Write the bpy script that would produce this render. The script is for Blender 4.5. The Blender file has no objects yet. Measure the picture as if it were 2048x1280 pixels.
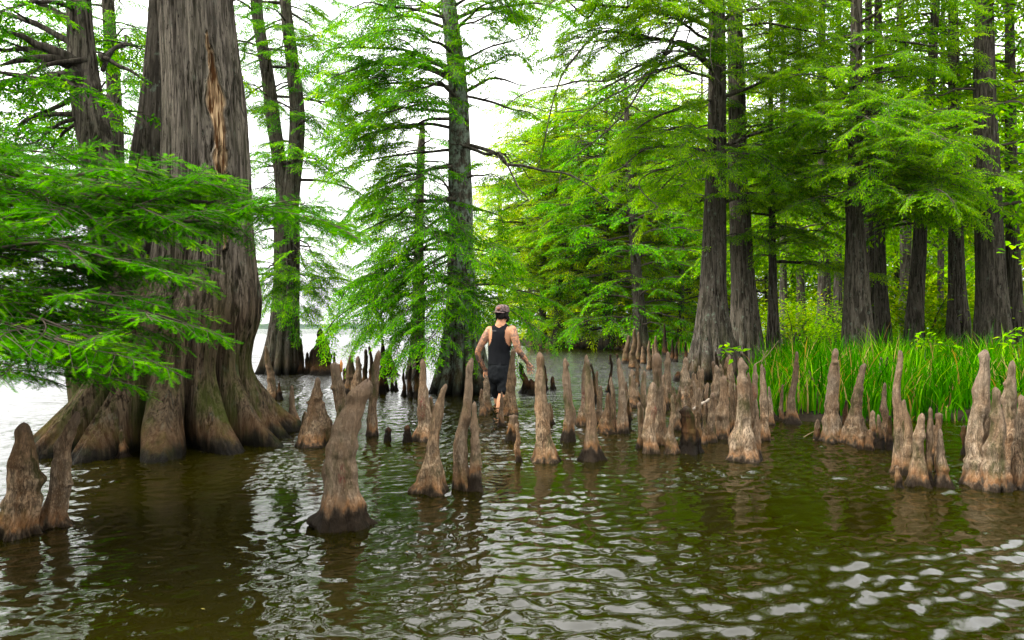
import bpy, math, random
import numpy as np
from math import radians, sin, cos, pi

# ------------------------------------------------------------------ camera, world, sun, exposure
S = bpy.context.scene
COL = S.collection
CH = 1.35                      # camera height over the water
FP = 2048 * 24 / 36.0          # focal length in photo pixels
HY = 657.0                     # photo row of the horizon
cam_d = bpy.data.cameras.new('camera'); cam = bpy.data.objects.new('camera', cam_d); COL.objects.link(cam)
cam.location = (0, 0, CH); cam.rotation_euler = (radians(90), 0, 0)
cam_d.lens = 24; cam_d.sensor_width = 36; cam_d.sensor_fit = 'HORIZONTAL'; cam_d.shift_y = (HY - 640) / 2048
cam_d.clip_start = 0.05; cam_d.clip_end = 9000
S.camera = cam
S.view_settings.view_transform = 'Standard'; S.view_settings.look = 'None'
S.view_settings.gamma = 1; S.view_settings.exposure = 2.6
SUN_EL, SUN_ROT = radians(48), radians(-100)
wd = bpy.data.worlds.new('World'); S.world = wd; wd.use_nodes = True
wt = wd.node_tree; wt.nodes.clear()
sky = wt.nodes.new('ShaderNodeTexSky'); sky.sky_type = 'NISHITA'; sky.sun_disc = False
sky.sun_elevation = SUN_EL; sky.sun_rotation = SUN_ROT; sky.dust_density = 3
tc = wt.nodes.new('ShaderNodeTexCoord'); mp = wt.nodes.new('ShaderNodeMapping'); mp.inputs['Scale'].default_value = (1, 1, 3)
cn = wt.nodes.new('ShaderNodeTexNoise'); cn.inputs['Scale'].default_value = 2.2; cn.inputs['Detail'].default_value = 5
cr = wt.nodes.new('ShaderNodeValToRGB')
cr.color_ramp.elements[0].position = .3; cr.color_ramp.elements[0].color = (6.6, 6.6, 6.5, 1)
cr.color_ramp.elements[1].position = .7; cr.color_ramp.elements[1].color = (8.4, 8.3, 8.1, 1)
mx = wt.nodes.new('ShaderNodeMix'); mx.data_type = 'RGBA'; mx.inputs[0].default_value = .93
bg = wt.nodes.new('ShaderNodeBackground'); bg.inputs['Strength'].default_value = 0.10
wo = wt.nodes.new('ShaderNodeOutputWorld'); L = wt.links.new
L(tc.outputs['Generated'], mp.inputs[0]); L(mp.outputs[0], cn.inputs['Vector']); L(cn.outputs[0], cr.inputs[0])
L(sky.outputs[0], mx.inputs[6]); L(cr.outputs[0], mx.inputs[7]); gs = wt.nodes.new('ShaderNodeSeparateXYZ'); L(tc.outputs['Generated'], gs.inputs[0])
gm = wt.nodes.new('ShaderNodeMapRange'); gm.inputs[1].default_value = 0; gm.inputs[2].default_value = 1; gm.inputs[3].default_value = .33; gm.inputs[4].default_value = 1.75; L(gs.outputs[2], gm.inputs[0])
gv = wt.nodes.new('ShaderNodeVectorMath'); gv.operation = 'SCALE'; L(mx.outputs[2], gv.inputs[0]); L(gm.outputs[0], gv.inputs['Scale']); L(gv.outputs[0], bg.inputs[0]); L(bg.outputs[0], wo.inputs[0])
sd = bpy.data.lights.new('sun', 'SUN'); sd.energy = 2.2; sd.angle = radians(14); sd.color = (1, .96, .9)
so = bpy.data.objects.new('sun', sd); COL.objects.link(so)
# light comes in over the lake, from the left
so.rotation_euler = (radians(90) - SUN_EL, 0, radians(-80))
S.cycles.max_bounces = 10; S.cycles.transparent_max_bounces = 10; S.cycles.diffuse_bounces = 6; S.cycles.glossy_bounces = 3
S.cycles.transmission_bounces = 6; S.cycles.volume_bounces = 0; S.cycles.use_denoising = True

rnd = random.Random(7)
# ------------------------------------------------------------------ helpers
def W(px, py, d):
    return np.array([(px - 1024) / FP * d, d, CH - (py - HY) / FP * d])
def dist(py):
    return CH * FP / (py - HY)

def _h(i, j, k, s):
    n = (i.astype(np.int64) * 374761393 + j.astype(np.int64) * 668265263 + k.astype(np.int64) * 2147483647 + s * 974634777) & 0xffffffff
    n = ((n ^ (n >> 13)) * 1274126177) & 0xffffffff
    n = ((n ^ (n >> 16)) * 2246822519) & 0xffffffff
    return ((n ^ (n >> 15)) & 0xffffff) / float(0xffffff)
def noise(x, y, z, s=0):
    x, y, z = np.broadcast_arrays(np.asarray(x, float), np.asarray(y, float), np.asarray(z, float))
    i, j, k = np.floor(x), np.floor(y), np.floor(z)
    u, v, w = x - i, y - j, z - k
    u = u * u * (3 - 2 * u); v = v * v * (3 - 2 * v); w = w * w * (3 - 2 * w)
    r = 0
    for a in (0, 1):
        for b in (0, 1):
            for c in (0, 1):
                r = r + (u if a else 1 - u) * (v if b else 1 - v) * (w if c else 1 - w) * _h(i + a, j + b, k + c, s)
    return r * 2 - 1
def fbm(x, y, z, s=0, o=3):
    r = 0; a = 1.; f = 1.
    for q in range(o):
        r = r + a * noise(x * f, y * f, z * f, s + q * 17); a *= .5; f *= 2.03
    return r
def catmull(P, n):
    """smooth curve through rows of P, n samples"""
    P = np.asarray(P, float); m = len(P)
    if m == 2:
        t = np.linspace(0, 1, n)[:, None]; return P[0] * (1 - t) + P[1] * t
    dd = np.r_[0, np.cumsum(np.linalg.norm(np.diff(P[:, :3], axis=0), axis=1))]
    T = np.zeros_like(P); T[1:-1] = (P[2:] - P[:-2]) / (dd[2:] - dd[:-2])[:, None]
    T[0] = (P[1] - P[0]) / (dd[1] - dd[0]); T[-1] = (P[-1] - P[-2]) / (dd[-1] - dd[-2])
    s = np.linspace(0, dd[-1], n); k = np.clip(np.searchsorted(dd, s, side='right') - 1, 0, m - 2)
    h = (dd[k + 1] - dd[k])[:, None]; t = ((s - dd[k])[:, None]) / h
    return ((2*t**3 - 3*t**2 + 1) * P[k] + (t**3 - 2*t**2 + t) * h * T[k] + (-2*t**3 + 3*t**2) * P[k+1] + (t**3 - t**2) * h * T[k+1])

def mkmesh(name, V, F, mats, midx=None, attrs=None, smooth=True):
    """V (n,3); F list of int arrays (k,3)/(k,4)"""
    me = bpy.data.meshes.new(name)
    V = np.ascontiguousarray(V, np.float32)
    me.vertices.add(len(V)); me.vertices.foreach_set('co', V.ravel())
    F = [f for f in F if len(f)]
    loops = np.concatenate([f.ravel() for f in F]).astype(np.int32)
    tot = np.concatenate([np.full(len(f), f.shape[1], np.int32) for f in F])
    start = np.r_[0, np.cumsum(tot)[:-1]].astype(np.int32)
    me.loops.add(len(loops)); me.loops.foreach_set('vertex_index', loops)
    me.polygons.add(len(tot)); me.polygons.foreach_set('loop_start', start)
    if midx is not None: me.polygons.foreach_set('material_index', np.asarray(midx, np.int32))
    me.polygons.foreach_set('use_smooth', np.full(len(tot), bool(smooth)))
    for k, a in (attrs or {}).items():
        at = me.attributes.new(k, 'FLOAT', 'POINT'); at.data.foreach_set('value', np.ascontiguousarray(a, np.float32))
    me.update(calc_edges=True)
    for m in (mats if isinstance(mats, (list, tuple)) else [mats]): me.materials.append(m)
    return me
def link(name, me, parent=None, loc=None):
    o = bpy.data.objects.new(name, me); COL.objects.link(o)
    if loc is not None: o.location = tuple(float(c) for c in loc)
    if parent is not None: o.parent = parent
    return o
def tag(o, label=None, cat=None, group=None, kind=None):
    if label: o['label'] = label
    if cat: o['category'] = cat
    if group: o['group'] = group
    if kind: o['kind'] = kind
    return o
def grid_faces(nz, na, wrap=True, off=0):
    j = np.arange(na if wrap else na - 1); i = np.arange(nz - 1)
    I, J = np.meshgrid(i, j, indexing='ij'); J2 = (J + 1) % na
    return (np.stack([I*na+J, I*na+J2, (I+1)*na+J2, (I+1)*na+J], -1).reshape(-1, 4) + off)

class MB:
    """collects tubes and free polygons for one mesh"""
    def __init__(s): s.V = []; s.F = []; s.n = 0
    def add(s, V, F):
        s.V.append(np.asarray(V, float)); s.F += [np.asarray(f) + s.n for f in (F if isinstance(F, list) else [F])]; s.n += len(V)
    def tube(s, P, R, k=6, jit=0, seed=0):
        P = np.asarray(P, float); R = np.broadcast_to(np.asarray(R, float), (len(P),))
        T = np.gradient(P, axis=0); T /= np.linalg.norm(T, axis=1)[:, None] + 1e-9
        up = np.array([0, 0, 1.]) if abs(T[0][2]) < .9 else np.array([0, 1., 0])
        A = np.zeros_like(P); a = up
        for i in range(len(P)):
            a = a - T[i] * a.dot(T[i]); a = a / (np.linalg.norm(a) + 1e-9); A[i] = a
        B = np.cross(T, A); th = np.arange(k) / k * 2 * pi
        rr = R[:, None] * np.ones(k)
        if jit: rr = rr * (1 + jit * fbm(np.cos(th)[None] * 2 + seed, np.sin(th)[None] * 2, (P[:, 2:3] + P[:, :1]) * 6, seed, 2))
        V = P[:, None] + rr[..., None] * (A[:, None] * np.cos(th)[None, :, None] + B[:, None] * np.sin(th)[None, :, None])
        V = np.concatenate([V.reshape(-1, 3), P[:1], P[-1:] + T[-1:] * R[-1] * .4])
        n = len(P); j = np.arange(k); j2 = (j + 1) % k
        s.add(V, [grid_faces(n, k), np.stack([np.full(k, n*k), j2, j], -1), np.stack([np.full(k, n*k+1), (n-1)*k+j, (n-1)*k+j2], -1)])
    def mesh(s, name, mat, org=(0, 0, 0), smooth=True, attrs=None):
        f3 = [f for f in s.F if f.shape[1] == 3]; f4 = [f for f in s.F if f.shape[1] == 4]
        F = ([np.concatenate(f3)] if f3 else []) + ([np.concatenate(f4)] if f4 else [])
        return mkmesh(name, np.concatenate(s.V) - np.asarray(org), F, mat, smooth=smooth, attrs=attrs)

# ------------------------------------------------------------------ materials
AF = .5          # everything is reflected at about half strength: the air is bright, the camera exposed long
class N:
    def __init__(s, name):
        s.m = bpy.data.materials.new(name); s.m.use_nodes = True; s.t = s.m.node_tree; s.t.nodes.clear()
        s.out = s.t.nodes.new('ShaderNodeOutputMaterial')
    def n(s, typ, **kw):
        x = s.t.nodes.new('ShaderNode' + typ)
        for k, v in kw.items():
            if k in x.inputs.keys() or isinstance(k, int): s.set(x, k, v)
            else: setattr(x, k, v)
        return x
    def set(s, x, k, v):
        if hasattr(v, 'is_output'): s.t.links.new(v, x.inputs[k])
        else: x.inputs[k].default_value = v
    def noise(s, vec, scale, detail=4, rough=.55, dist=0):
        x = s.n('TexNoise'); s.set(x, 'Vector', vec); s.set(x, 'Scale', scale); s.set(x, 'Detail', detail); s.set(x, 'Roughness', rough); s.set(x, 'Distortion', dist)
        return x.outputs[0]
    def map(s, vec, scale=(1, 1, 1), loc=(0, 0, 0)):
        x = s.n('Mapping'); s.set(x, 'Vector', vec); s.set(x, 'Scale', scale); s.set(x, 'Location', loc); return x.outputs[0]
    def ramp(s, f, *st):
        x = s.n('ValToRGB'); s.set(x, 0, f); e = x.color_ramp.elements
        while len(e) < len(st): e.new(.5)
        for q, (p, c) in zip(e, st):
            q.position = p; q.color = (c if isinstance(c, tuple) else (c, c, c)) + (1,)
        return x.outputs[0]
    def mix(s, f, a, b, mode='MIX'):
        x = s.n('Mix'); x.data_type = 'RGBA'; x.blend_type = mode
        c = lambda v: v if hasattr(v, 'is_output') or len(v) == 4 else tuple(v) + (1,)
        s.set(x, 0, f); s.set(x, 6, c(a)); s.set(x, 7, c(b)); return x.outputs[2]
    def math(s, op, a, b=0, clamp=False):
        x = s.n('Math'); x.operation = op; x.use_clamp = clamp; s.set(x, 0, a); s.set(x, 1, b); return x.outputs[0]
    def attr(s, name):
        x = s.n('Attribute'); x.attribute_name = name; return x.outputs['Fac']
    def obj(s): return s.n('TexCoord').outputs['Object']
    def pos(s): return s.n('NewGeometry').outputs['Position']
    def sep(s, v): x = s.n('SeparateXYZ'); s.set(x, 0, v); return x.outputs
    def bump(s, h, st=.5, d=.01, nrm=None):
        x = s.n('Bump'); s.set(x, 'Height', h); s.set(x, 'Strength', st); s.set(x, 'Distance', d)
        if nrm is not None: s.set(x, 'Normal', nrm)
        return x.outputs[0]
    def princ(s, col, rough=.8, nrm=None, spec=.3, **kw):
        x = s.n('BsdfPrincipled'); c = s.mix(1., col, (AF,) * 3, 'MULTIPLY') if hasattr(col, 'is_output') else tuple(v * AF for v in col[:3]) + (1,)
        s.set(x, 'Base Color', c); s.set(x, 'Roughness', rough); s.set(x, 'Specular IOR Level', spec)
        if nrm is not None: s.set(x, 'Normal', nrm)
        for k, v in kw.items(): s.set(x, k, v)
        s.t.links.new(x.outputs[0], s.out.inputs[0]); return x

def wetline(m, z, nz, col, amp=1., h=.13):
    """dark soaked band just above the water and the rubbed orange band over it"""
    zz = m.math('SUBTRACT', z, m.math('MULTIPLY', m.math('SUBTRACT', nz, .5), .22 * amp))
    wet = m.ramp(m.math('ADD', zz, .1), (.1 + h * .1, 1.), (.1 + h * .7, .75), (.1 + h * 1.9, 0.))
    rub = m.ramp(zz, (h * .7, 0.), (h * 1.3, 1.), (h * 3.4, 0.))
    return wet, rub

def bark_mat(name, dark, light, moss=.3, lichen=.2, sc=22, zs=.1, rub=.5, wetc=(.008, .007, .005), bump=.8, h=.16, mossz=1.6, rubc=(.17, .085, .035), stain=None, bd=.02):
    m = N(name); o = m.obj(); p = m.pos(); z = m.sep(p)[2]
    v = m.map(o, (1, 1, zs))
    f = m.noise(v, sc, 5, .62, .4); g = m.noise(v, sc * 3.1, 3, .6); big = m.noise(m.map(o, (1, 1, .5)), 2.3, 3)
    fis = m.ramp(f, (.43, 0.), (.55, 1.))
    col = m.mix(fis, dark, light)
    col = m.mix(m.ramp(g, (.3, .75), (.75, .0)), col, tuple(c * .55 for c in dark))
    col = m.mix(m.ramp(big, (.35, 0.), (.7, .55)), col, tuple(a * .6 for a in light))
    brk = m.noise(m.map(o, (1, 1, .3), (9, 2, 4)), sc * 1.3, 4, .7)
    col = m.mix(m.ramp(brk, (.34, .85), (.44, 0.)), col, tuple(c * .5 for c in dark))
    if stain:
        sz = m.math('SUBTRACT', z, m.math('MULTIPLY', m.math('SUBTRACT', big, .5), 1.6))
        col = m.mix(m.math('MULTIPLY', m.ramp(m.math('DIVIDE', sz, stain[0]), (.55, 1.), (1., 0.)), stain[1]), col, m.mix(1., col, (.50, .40, .29), 'MULTIPLY'))
    li = m.noise(m.map(o, (1, 1, .7), (5, 3, 1)), 9, 5, .7)
    col = m.mix(m.math('MULTIPLY', m.ramp(li, (.58 - .12 * (lichen > .8), 0.), (.66 - .08 * (lichen > .8), 1.)), lichen), col, (.26, .33, .25))
    wet, rb = wetline(m, z, m.noise(m.map(o, (1, 1, .15)), 7, 4), col, 1.5, h)
    ms = m.noise(m.map(o, (1, 1, .35), (2, 7, 4)), 2.6, 5, .7)
    mz = m.ramp(m.math('DIVIDE', z, mossz), (.1, .9), (1., .15))
    col = m.mix(m.math('MULTIPLY', m.math('MULTIPLY', m.ramp(ms, (.45, 0.), (.62, 1.)), mz), moss), col, (.05, .065, .012))
    col = m.mix(m.math('MULTIPLY', rb, rub), col, rubc)
    col = m.mix(wet, col, wetc)
    nr = m.bump(m.math('ADD', m.math('MULTIPLY', f, 1.), m.math('ADD', m.math('MULTIPLY', g, .4), m.math('MULTIPLY', brk, .5))), bump, bd)
    m.princ(col, m.mix(wet, (1.,)*3, (.45,)*3), nr, .03); return m.m

M = {}
M['bark_giant'] = bark_mat('giant_bark', (.012, .009, .006), (.33, .285, .225), 1., .12, 24, .06, .4, h=.12, mossz=1.7, stain=(2.6, .9), bd=.04)
M['bark'] = bark_mat('cypress_bark', (.018, .015, .011), (.20, .172, .135), .6, .5, 20, .09, .25, h=.2)
M['bark_lichen'] = bark_mat('lichen_bark', (.02, .018, .012), (.20, .18, .13), .5, .9, 20, .1, .2, h=.2)
M['bark_grey'] = bark_mat('grey_cypress_bark', (.026, .022, .016), (.22, .19, .145), .4, .35, 16, .1, .2, h=.2)
M['bark_dark'] = bark_mat('dark_cypress_bark', (.02, .017, .012), (.16, .138, .108), .5, .2, 18, .1, .1, h=.2)

def knee_mat(name, tone, rub=.8, tipc=(.24, .17, .13), wet_h=.045, moss=.8):
    m = N(name); o = m.obj(); z = m.sep(m.pos())[2]
    ri = m.n('ObjectInfo').outputs['Random']; off = m.n('CombineXYZ'); m.set(off, 0, m.math('MULTIPLY', ri, 37.)); m.set(off, 1, m.math('MULTIPLY', ri, 91.))
    vo = m.n('VectorMath'); m.set(vo, 0, o); m.set(vo, 1, off.outputs[0]); o = vo.outputs[0]
    v = m.map(o, (1, 1, .17))
    f0 = m.noise(v, 30, 6, .75, 1.2); f = m.math('ADD', m.math('MULTIPLY', f0, .6), m.math('MULTIPLY', m.noise(v, 75, 4, .7, .5), .4)); g = m.noise(m.map(o, (1, 1, .45)), 11, 6, .7, .6); fine = m.noise(m.map(o, (1, 1, .3)), 170, 3, .6); g2 = m.noise(m.map(o, (1, 1, .6)), 26, 5, .7, .4)
    col = m.mix(m.ramp(f, (.44, 0.), (.54, 1.)), tuple(c * .12 for c in tone), tone)
    col = m.mix(m.ramp(g, (.43, .92), (.52, 0.)), col, tuple(c * t * .28 for c, t in zip(tone, (1.05, .88, .7))))
    col = m.mix(m.ramp(g2, (.42, .8), (.50, 0.)), col, tuple(c * .3 for c in tone))
    col = m.mix(m.ramp(fine, (.55, 0.), (.72, .6)), col, tuple(min(1, c * 1.7) for c in tone))
    hd = m.ramp(m.math('ADD', m.math('MULTIPLY', z, .8), m.math('MULTIPLY', g, .5)), (.42, 0.), (1.0, .75))      # greyer, mottled upwards
    col = m.mix(hd, col, tuple(c * .42 for c in tone), 'MIX')
    red = m.n('Math'); red.operation = 'FRACT'; m.set(red, 0, m.math('MULTIPLY', ri, 7.31))
    col = m.mix(m.math('MULTIPLY', red.outputs[0], .6), col, m.mix(1., col, (.95, .82, .66), 'MULTIPLY'))
    col = m.mix(m.math('MULTIPLY', m.ramp(m.noise(m.map(o, (1, 1, .5), (8, 8, 8)), 5, 4, .6), (.45, 0.), (.6, 1.)), .45), col, m.mix(1., col, (.92, .66, .46), 'MULTIPLY'))
    col = m.mix(m.math('MULTIPLY', ri, .55), col, tuple(c * t for c, t in zip(tone, (.34, .30, .27))))
    ms = m.noise(m.map(o, (1, 1, .4), (3, 1, 2)), 6, 5, .7)
    col = m.mix(m.math('MULTIPLY', m.ramp(ms, (.52, 0.), (.66, 1.)), moss), col, (.045, .05, .014))
    wn = m.noise(m.map(o, (1, 1, .10)), 20, 4); wv = m.math('SUBTRACT', z, m.math('MULTIPLY', m.math('POWER', ri, 4.), .10))
    wet, rb = wetline(m, wv, wn, col, 1.1, wet_h)
    col = m.mix(m.math('MULTIPLY', rb, m.math('MULTIPLY', m.ramp(g, (.40, .25), (.55, 1.)), rub)), col, (.34, .155, .055))
    tip = m.attr('tip')
    col = m.mix(m.math('MULTIPLY', m.ramp(tip, (.2, 0.), (1., 1.)), .6), col, tipc)
    pa = m.attr('paint'); pn = m.noise(m.map(o, (1, 1, .5)), 50, 3, .7)
    col = m.mix(m.math('MULTIPLY', pa, m.ramp(pn, (.46, 0.), (.6, .8))), col, (.20, .035, .035))
    col = m.mix(m.math('MULTIPLY', wet, .93), col, (.012, .009, .006))
    nr = m.bump(m.math('ADD', f, m.math('ADD', m.math('MULTIPLY', g, .6), m.math('MULTIPLY', g2, .5))), 1., .04)
    m.princ(col, m.mix(wet, (1.,)*3, (.4,)*3), nr, .03); return m.m
M['knee'] = knee_mat('weathered_knee_wood', (.60, .465, .325))
M['knee_brown'] = knee_mat('brown_knee_wood', (.38, .285, .19), .7)
M['knee_dark'] = knee_mat('dark_knee_wood', (.055, .04, .028), .3, (.10, .075, .06), .12)

def leaf_mat(name, a, b, c, trans=.45):
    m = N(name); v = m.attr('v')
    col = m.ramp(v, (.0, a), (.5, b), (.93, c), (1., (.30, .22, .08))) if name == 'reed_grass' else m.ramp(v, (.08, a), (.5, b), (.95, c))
    d = m.n('BsdfDiffuse'); t = m.n('BsdfTranslucent'); g = m.n('BsdfGlossy'); m.set(g, 'Roughness', .45); m.set(g, 'Color', (1, 1, 1, 1))
    m.set(d, 'Color', m.mix(1., col, (.62,) * 3, 'MULTIPLY')); tcol = m.mix(1., col, (.84, .68, .05), 'MULTIPLY'); m.set(t, 'Color', tcol)
    x = m.n('MixShader'); m.set(x, 0, trans); m.t.links.new(d.outputs[0], x.inputs[1]); m.t.links.new(t.outputs[0], x.inputs[2])
    y = m.n('MixShader'); m.set(y, 0, .0); m.t.links.new(x.outputs[0], y.inputs[1]); m.t.links.new(g.outputs[0], y.inputs[2])
    m.t.links.new(y.outputs[0], m.out.inputs[0]); return m.m
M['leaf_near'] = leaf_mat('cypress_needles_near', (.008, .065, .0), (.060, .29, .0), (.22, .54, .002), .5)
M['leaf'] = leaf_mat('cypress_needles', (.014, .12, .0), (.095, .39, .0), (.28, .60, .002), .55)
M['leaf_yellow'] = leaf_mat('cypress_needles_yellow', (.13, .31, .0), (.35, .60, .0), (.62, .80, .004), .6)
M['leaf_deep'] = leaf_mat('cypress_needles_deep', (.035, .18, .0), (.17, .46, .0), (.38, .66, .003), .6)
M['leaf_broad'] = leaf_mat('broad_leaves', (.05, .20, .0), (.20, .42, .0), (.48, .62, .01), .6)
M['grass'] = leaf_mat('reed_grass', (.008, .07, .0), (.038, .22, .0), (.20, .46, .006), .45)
tw = N('twig_wood'); tw.princ(tw.mix(tw.noise(tw.obj(), 12), (.05, .04, .03), (.13, .105, .08)), .9, None, .02); M['twig'] = tw.m

# ------------------------------------------------------------------ foliage: flat feathery boughs of bald cypress
def branchlet(kind):
    """leafy shoot along +x, length 1, lying in xy; returns V, tri faces"""
    if kind == 'near':
        V = []; F = []
        n = 9
        for i in range(n):
            x = .06 + .9 * i / n; e = .17 * (1 - abs(x - .45) ** 1.6 * 1.9) + .03
            for s in (-1, 1):
                b = len(V); V += [(x - .035, 0, 0), (x + .035, 0, .0), (x + .11, s * e, .03 * (i % 3 - 1))]; F.append((b, b + 1, b + 2))
        b = len(V); V += [(0, -.012, 0), (0, .012, 0), (1.02, 0, 0)]; F.append((b, b + 1, b + 2))
        return np.array(V), np.array(F)
    if kind == 'mid':
        V = [(0, 0, 0), (.3, .16, .02), (.36, .0, -.02), (.3, -.16, .02), (.62, .15, .0), (.66, -.14, .0), (1, 0, -.03)]
        return np.array(V, float), np.array([(0, 1, 2), (0, 2, 3), (2, 4, 6), (2, 6, 5)])
    V = [(0, 0, 0), (.45, .19, .02), (1, 0, -.03), (.4, -.19, -.02)]
    return np.array(V, float), np.array([(0, 2, 1), (0, 3, 2)])

def frames(D, U, roll):
    """rotation matrices with x along D, z near U rolled"""
    X = D / (np.linalg.norm(D, axis=1)[:, None] + 1e-9)
    Y = np.cross(U, X); Y /= np.linalg.norm(Y, axis=1)[:, None] + 1e-9
    Z = np.cross(X, Y); c, s = np.cos(roll)[:, None], np.sin(roll)[:, None]
    return np.stack([X, c * Y + s * Z, -s * Y + c * Z], -1)

def bough(kind, length, step, blen, ntw, seed, width=.42, droop=.25):
    """one flat spray: axis along +x with side twigs and leafy shoots; returns (V, F, v, midx)"""
    r = np.random.RandomState(seed)
    P = []; D = []; Ls = []; mb = MB()
    def line(a, d, ln, dr, k):
        s = np.linspace(0, 1, k)[:, None]; q = a + d * ln * s; q[:, 2] -= dr * ln * s[:, 0] ** 2; return q
    ax = line(np.zeros(3), np.array([1, 0, .04]), length, droop, 8); ax[:, 1] += .04 * length * np.sin(np.linspace(0, r.uniform(3, 6), 8))
    rad = .006 * length + .001
    mb.tube(ax, np.linspace(rad, rad * .35, 8), 3)
    tw = []
    for i in range(ntw):
        s = .08 + .86 * (i + r.uniform(-.3, .3)) / ntw; sgn = 1 if i % 2 else -1
        a = np.array([np.interp(s, np.linspace(0, 1, 8), ax[:, c]) for c in range(3)])
        ln = length * width * (1.02 - s) ** .6 * r.uniform(.65, 1.15) * min(1, .45 + s * 2)
        an = radians(r.uniform(38, 62)) * sgn
        d = np.array([cos(an), sin(an), r.uniform(-.25, .16)])
        q = line(a, d, ln, droop * r.uniform(.6, 1.6), 4); tw.append((q, ln))
        if kind != 'far' or i % 2: mb.tube(q, np.linspace(rad * .5, rad * .2, 4), 3)
    tw.append((ax[3:], length * .55))
    for q, ln in tw:
        n = max(3, int(ln / step)); t = (np.arange(n) + r.uniform(.2, .8, n)) / n
        u = np.linspace(0, 1, len(q)); pt = np.stack([np.interp(t, u, q[:, c]) for c in range(3)], 1)
        dv = (q[-1] - q[0]) / (np.linalg.norm(q[-1] - q[0]) + 1e-9)
        sg = np.where(np.arange(n) % 2, 1., -1.); an = sg * np.radians(r.uniform(30, 62, n)); an[-1] = 0
        dd = np.stack([dv[0] * np.cos(an) - dv[1] * np.sin(an), dv[0] * np.sin(an) + dv[1] * np.cos(an), dv[2] + r.uniform(-.55, .25, n)], 1)
        P.append(pt); D.append(dd); Ls.append(blen * r.uniform(.65, 1.15, n) * (1 - .35 * t))
    P = np.concatenate(P); D = np.concatenate(D); Ls = np.concatenate(Ls); n = len(P)
    bV, bF = branchlet(kind)
    R = frames(D, np.tile([0, 0, 1.], (n, 1)), r.uniform(-.7, .7, n))
    V = np.einsum('nij,vj->nvi', R, bV) * Ls[:, None, None] + P[:, None]
    F = (bF[None] + (np.arange(n) * len(bV))[:, None, None]).reshape(-1, 3)
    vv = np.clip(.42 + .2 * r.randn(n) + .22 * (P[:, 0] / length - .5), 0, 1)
    wV = np.concatenate(mb.V); f4 = [f for f in mb.F if f.shape[1] == 4]; f3 = [f for f in mb.F if f.shape[1] == 3]
    w4 = np.concatenate(f4); wF = np.concatenate([w4[:, :3], w4[:, [0, 2, 3]]])
    V = V.reshape(-1, 3); nl = len(V)
    return (np.concatenate([V, wV]), np.concatenate([F, wF + nl]), np.r_[np.repeat(vv, len(bV)), np.full(len(wV), .3)], np.r_[np.zeros(len(F), int), np.ones(len(wF), int)])

TPL = {
 'near': [bough('near', .62, .022, .105, 13, 10 + i, .45, .10) for i in range(5)],
 'mid':  [bough('mid', .95, .030, .12, 16, 30 + i, .46, .28) for i in range(5)],
 'far':  [bough('far', 1.9, .105, .25, 15, 50 + i, .42, .26) for i in range(4)],
 'vfar': [bough('far', 3.0, .22, .55, 13, 70 + i, .45, .28) for i in range(3)],
}
def crown_mesh(name, B, kind, mats, org, seed=0, wood=None):
    """B: list of (pos, dir, scale) -> one crown mesh"""
    r = np.random.RandomState(seed); T = TPL[kind]; Vs = []; Fs = []; vs = []; ms = []; off = 0
    pos = np.array([b[0] for b in B], float); D = np.array([b[1] for b in B], float); sc = np.array([b[2] for b in B], float)
    w = r.randint(0, len(T), len(B)); roll = r.uniform(-.45, .45, len(B)); flip = np.where(r.rand(len(B)) < .5, 1., -1.)
    R = frames(D, np.tile([0, 0, 1.], (len(B), 1)), roll)
    cl = .16 * fbm(pos[:, 0] * .9, pos[:, 1] * .9, pos[:, 2] * .9, seed, 2) + .07 * r.randn(len(B))
    for k, (tV, tF, tv, tm) in enumerate(T):
        i = np.where(w == k)[0]
        if not len(i): continue
        X = tV[None] * np.stack([np.ones(len(i)), flip[i], np.ones(len(i))], 1)[:, None]
        X = np.einsum('nij,nvj->nvi', R[i], X) * sc[i][:, None, None] + pos[i][:, None]
        n = len(tV); Vs.append(X.reshape(-1, 3)); Fs.append((tF[None] + (np.arange(len(i)) * n)[:, None, None]).reshape(-1, 3) + off)
        vs.append(np.clip(tv[None] + cl[i][:, None], 0, 1).ravel()); ms.append(np.tile(tm, len(i))); off += len(i) * n
    if wood is not None and wood.n:
        wV = np.concatenate(wood.V); w4 = np.concatenate([f for f in wood.F if f.shape[1] == 4]); w3 = np.concatenate([f for f in wood.F if f.shape[1] == 3])
        wF = np.concatenate([w4[:, :3], w4[:, [0, 2, 3]], w3]); Vs.append(wV); Fs.append(wF + off); vs.append(np.full(len(wV), .3)); ms.append(np.ones(len(wF), int))
    return mkmesh(name, np.concatenate(Vs) - np.asarray(org), [np.concatenate(Fs)], mats, np.concatenate(ms), {'v': np.concatenate(vs)}, smooth=False)

class Limbs:
    """every limb with its side branches becomes a mesh of its own"""
    def __init__(s): s.L = []
    def new(s): s.L.append(MB()); return s.L[-1]
    def link(s, root, mat, org, name='limb'):
        for q in s.L:
            if q.n: link(name, q.mesh(name, mat, org), root)
nw = lambda mb: mb.new() if hasattr(mb, 'new') else mb

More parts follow.
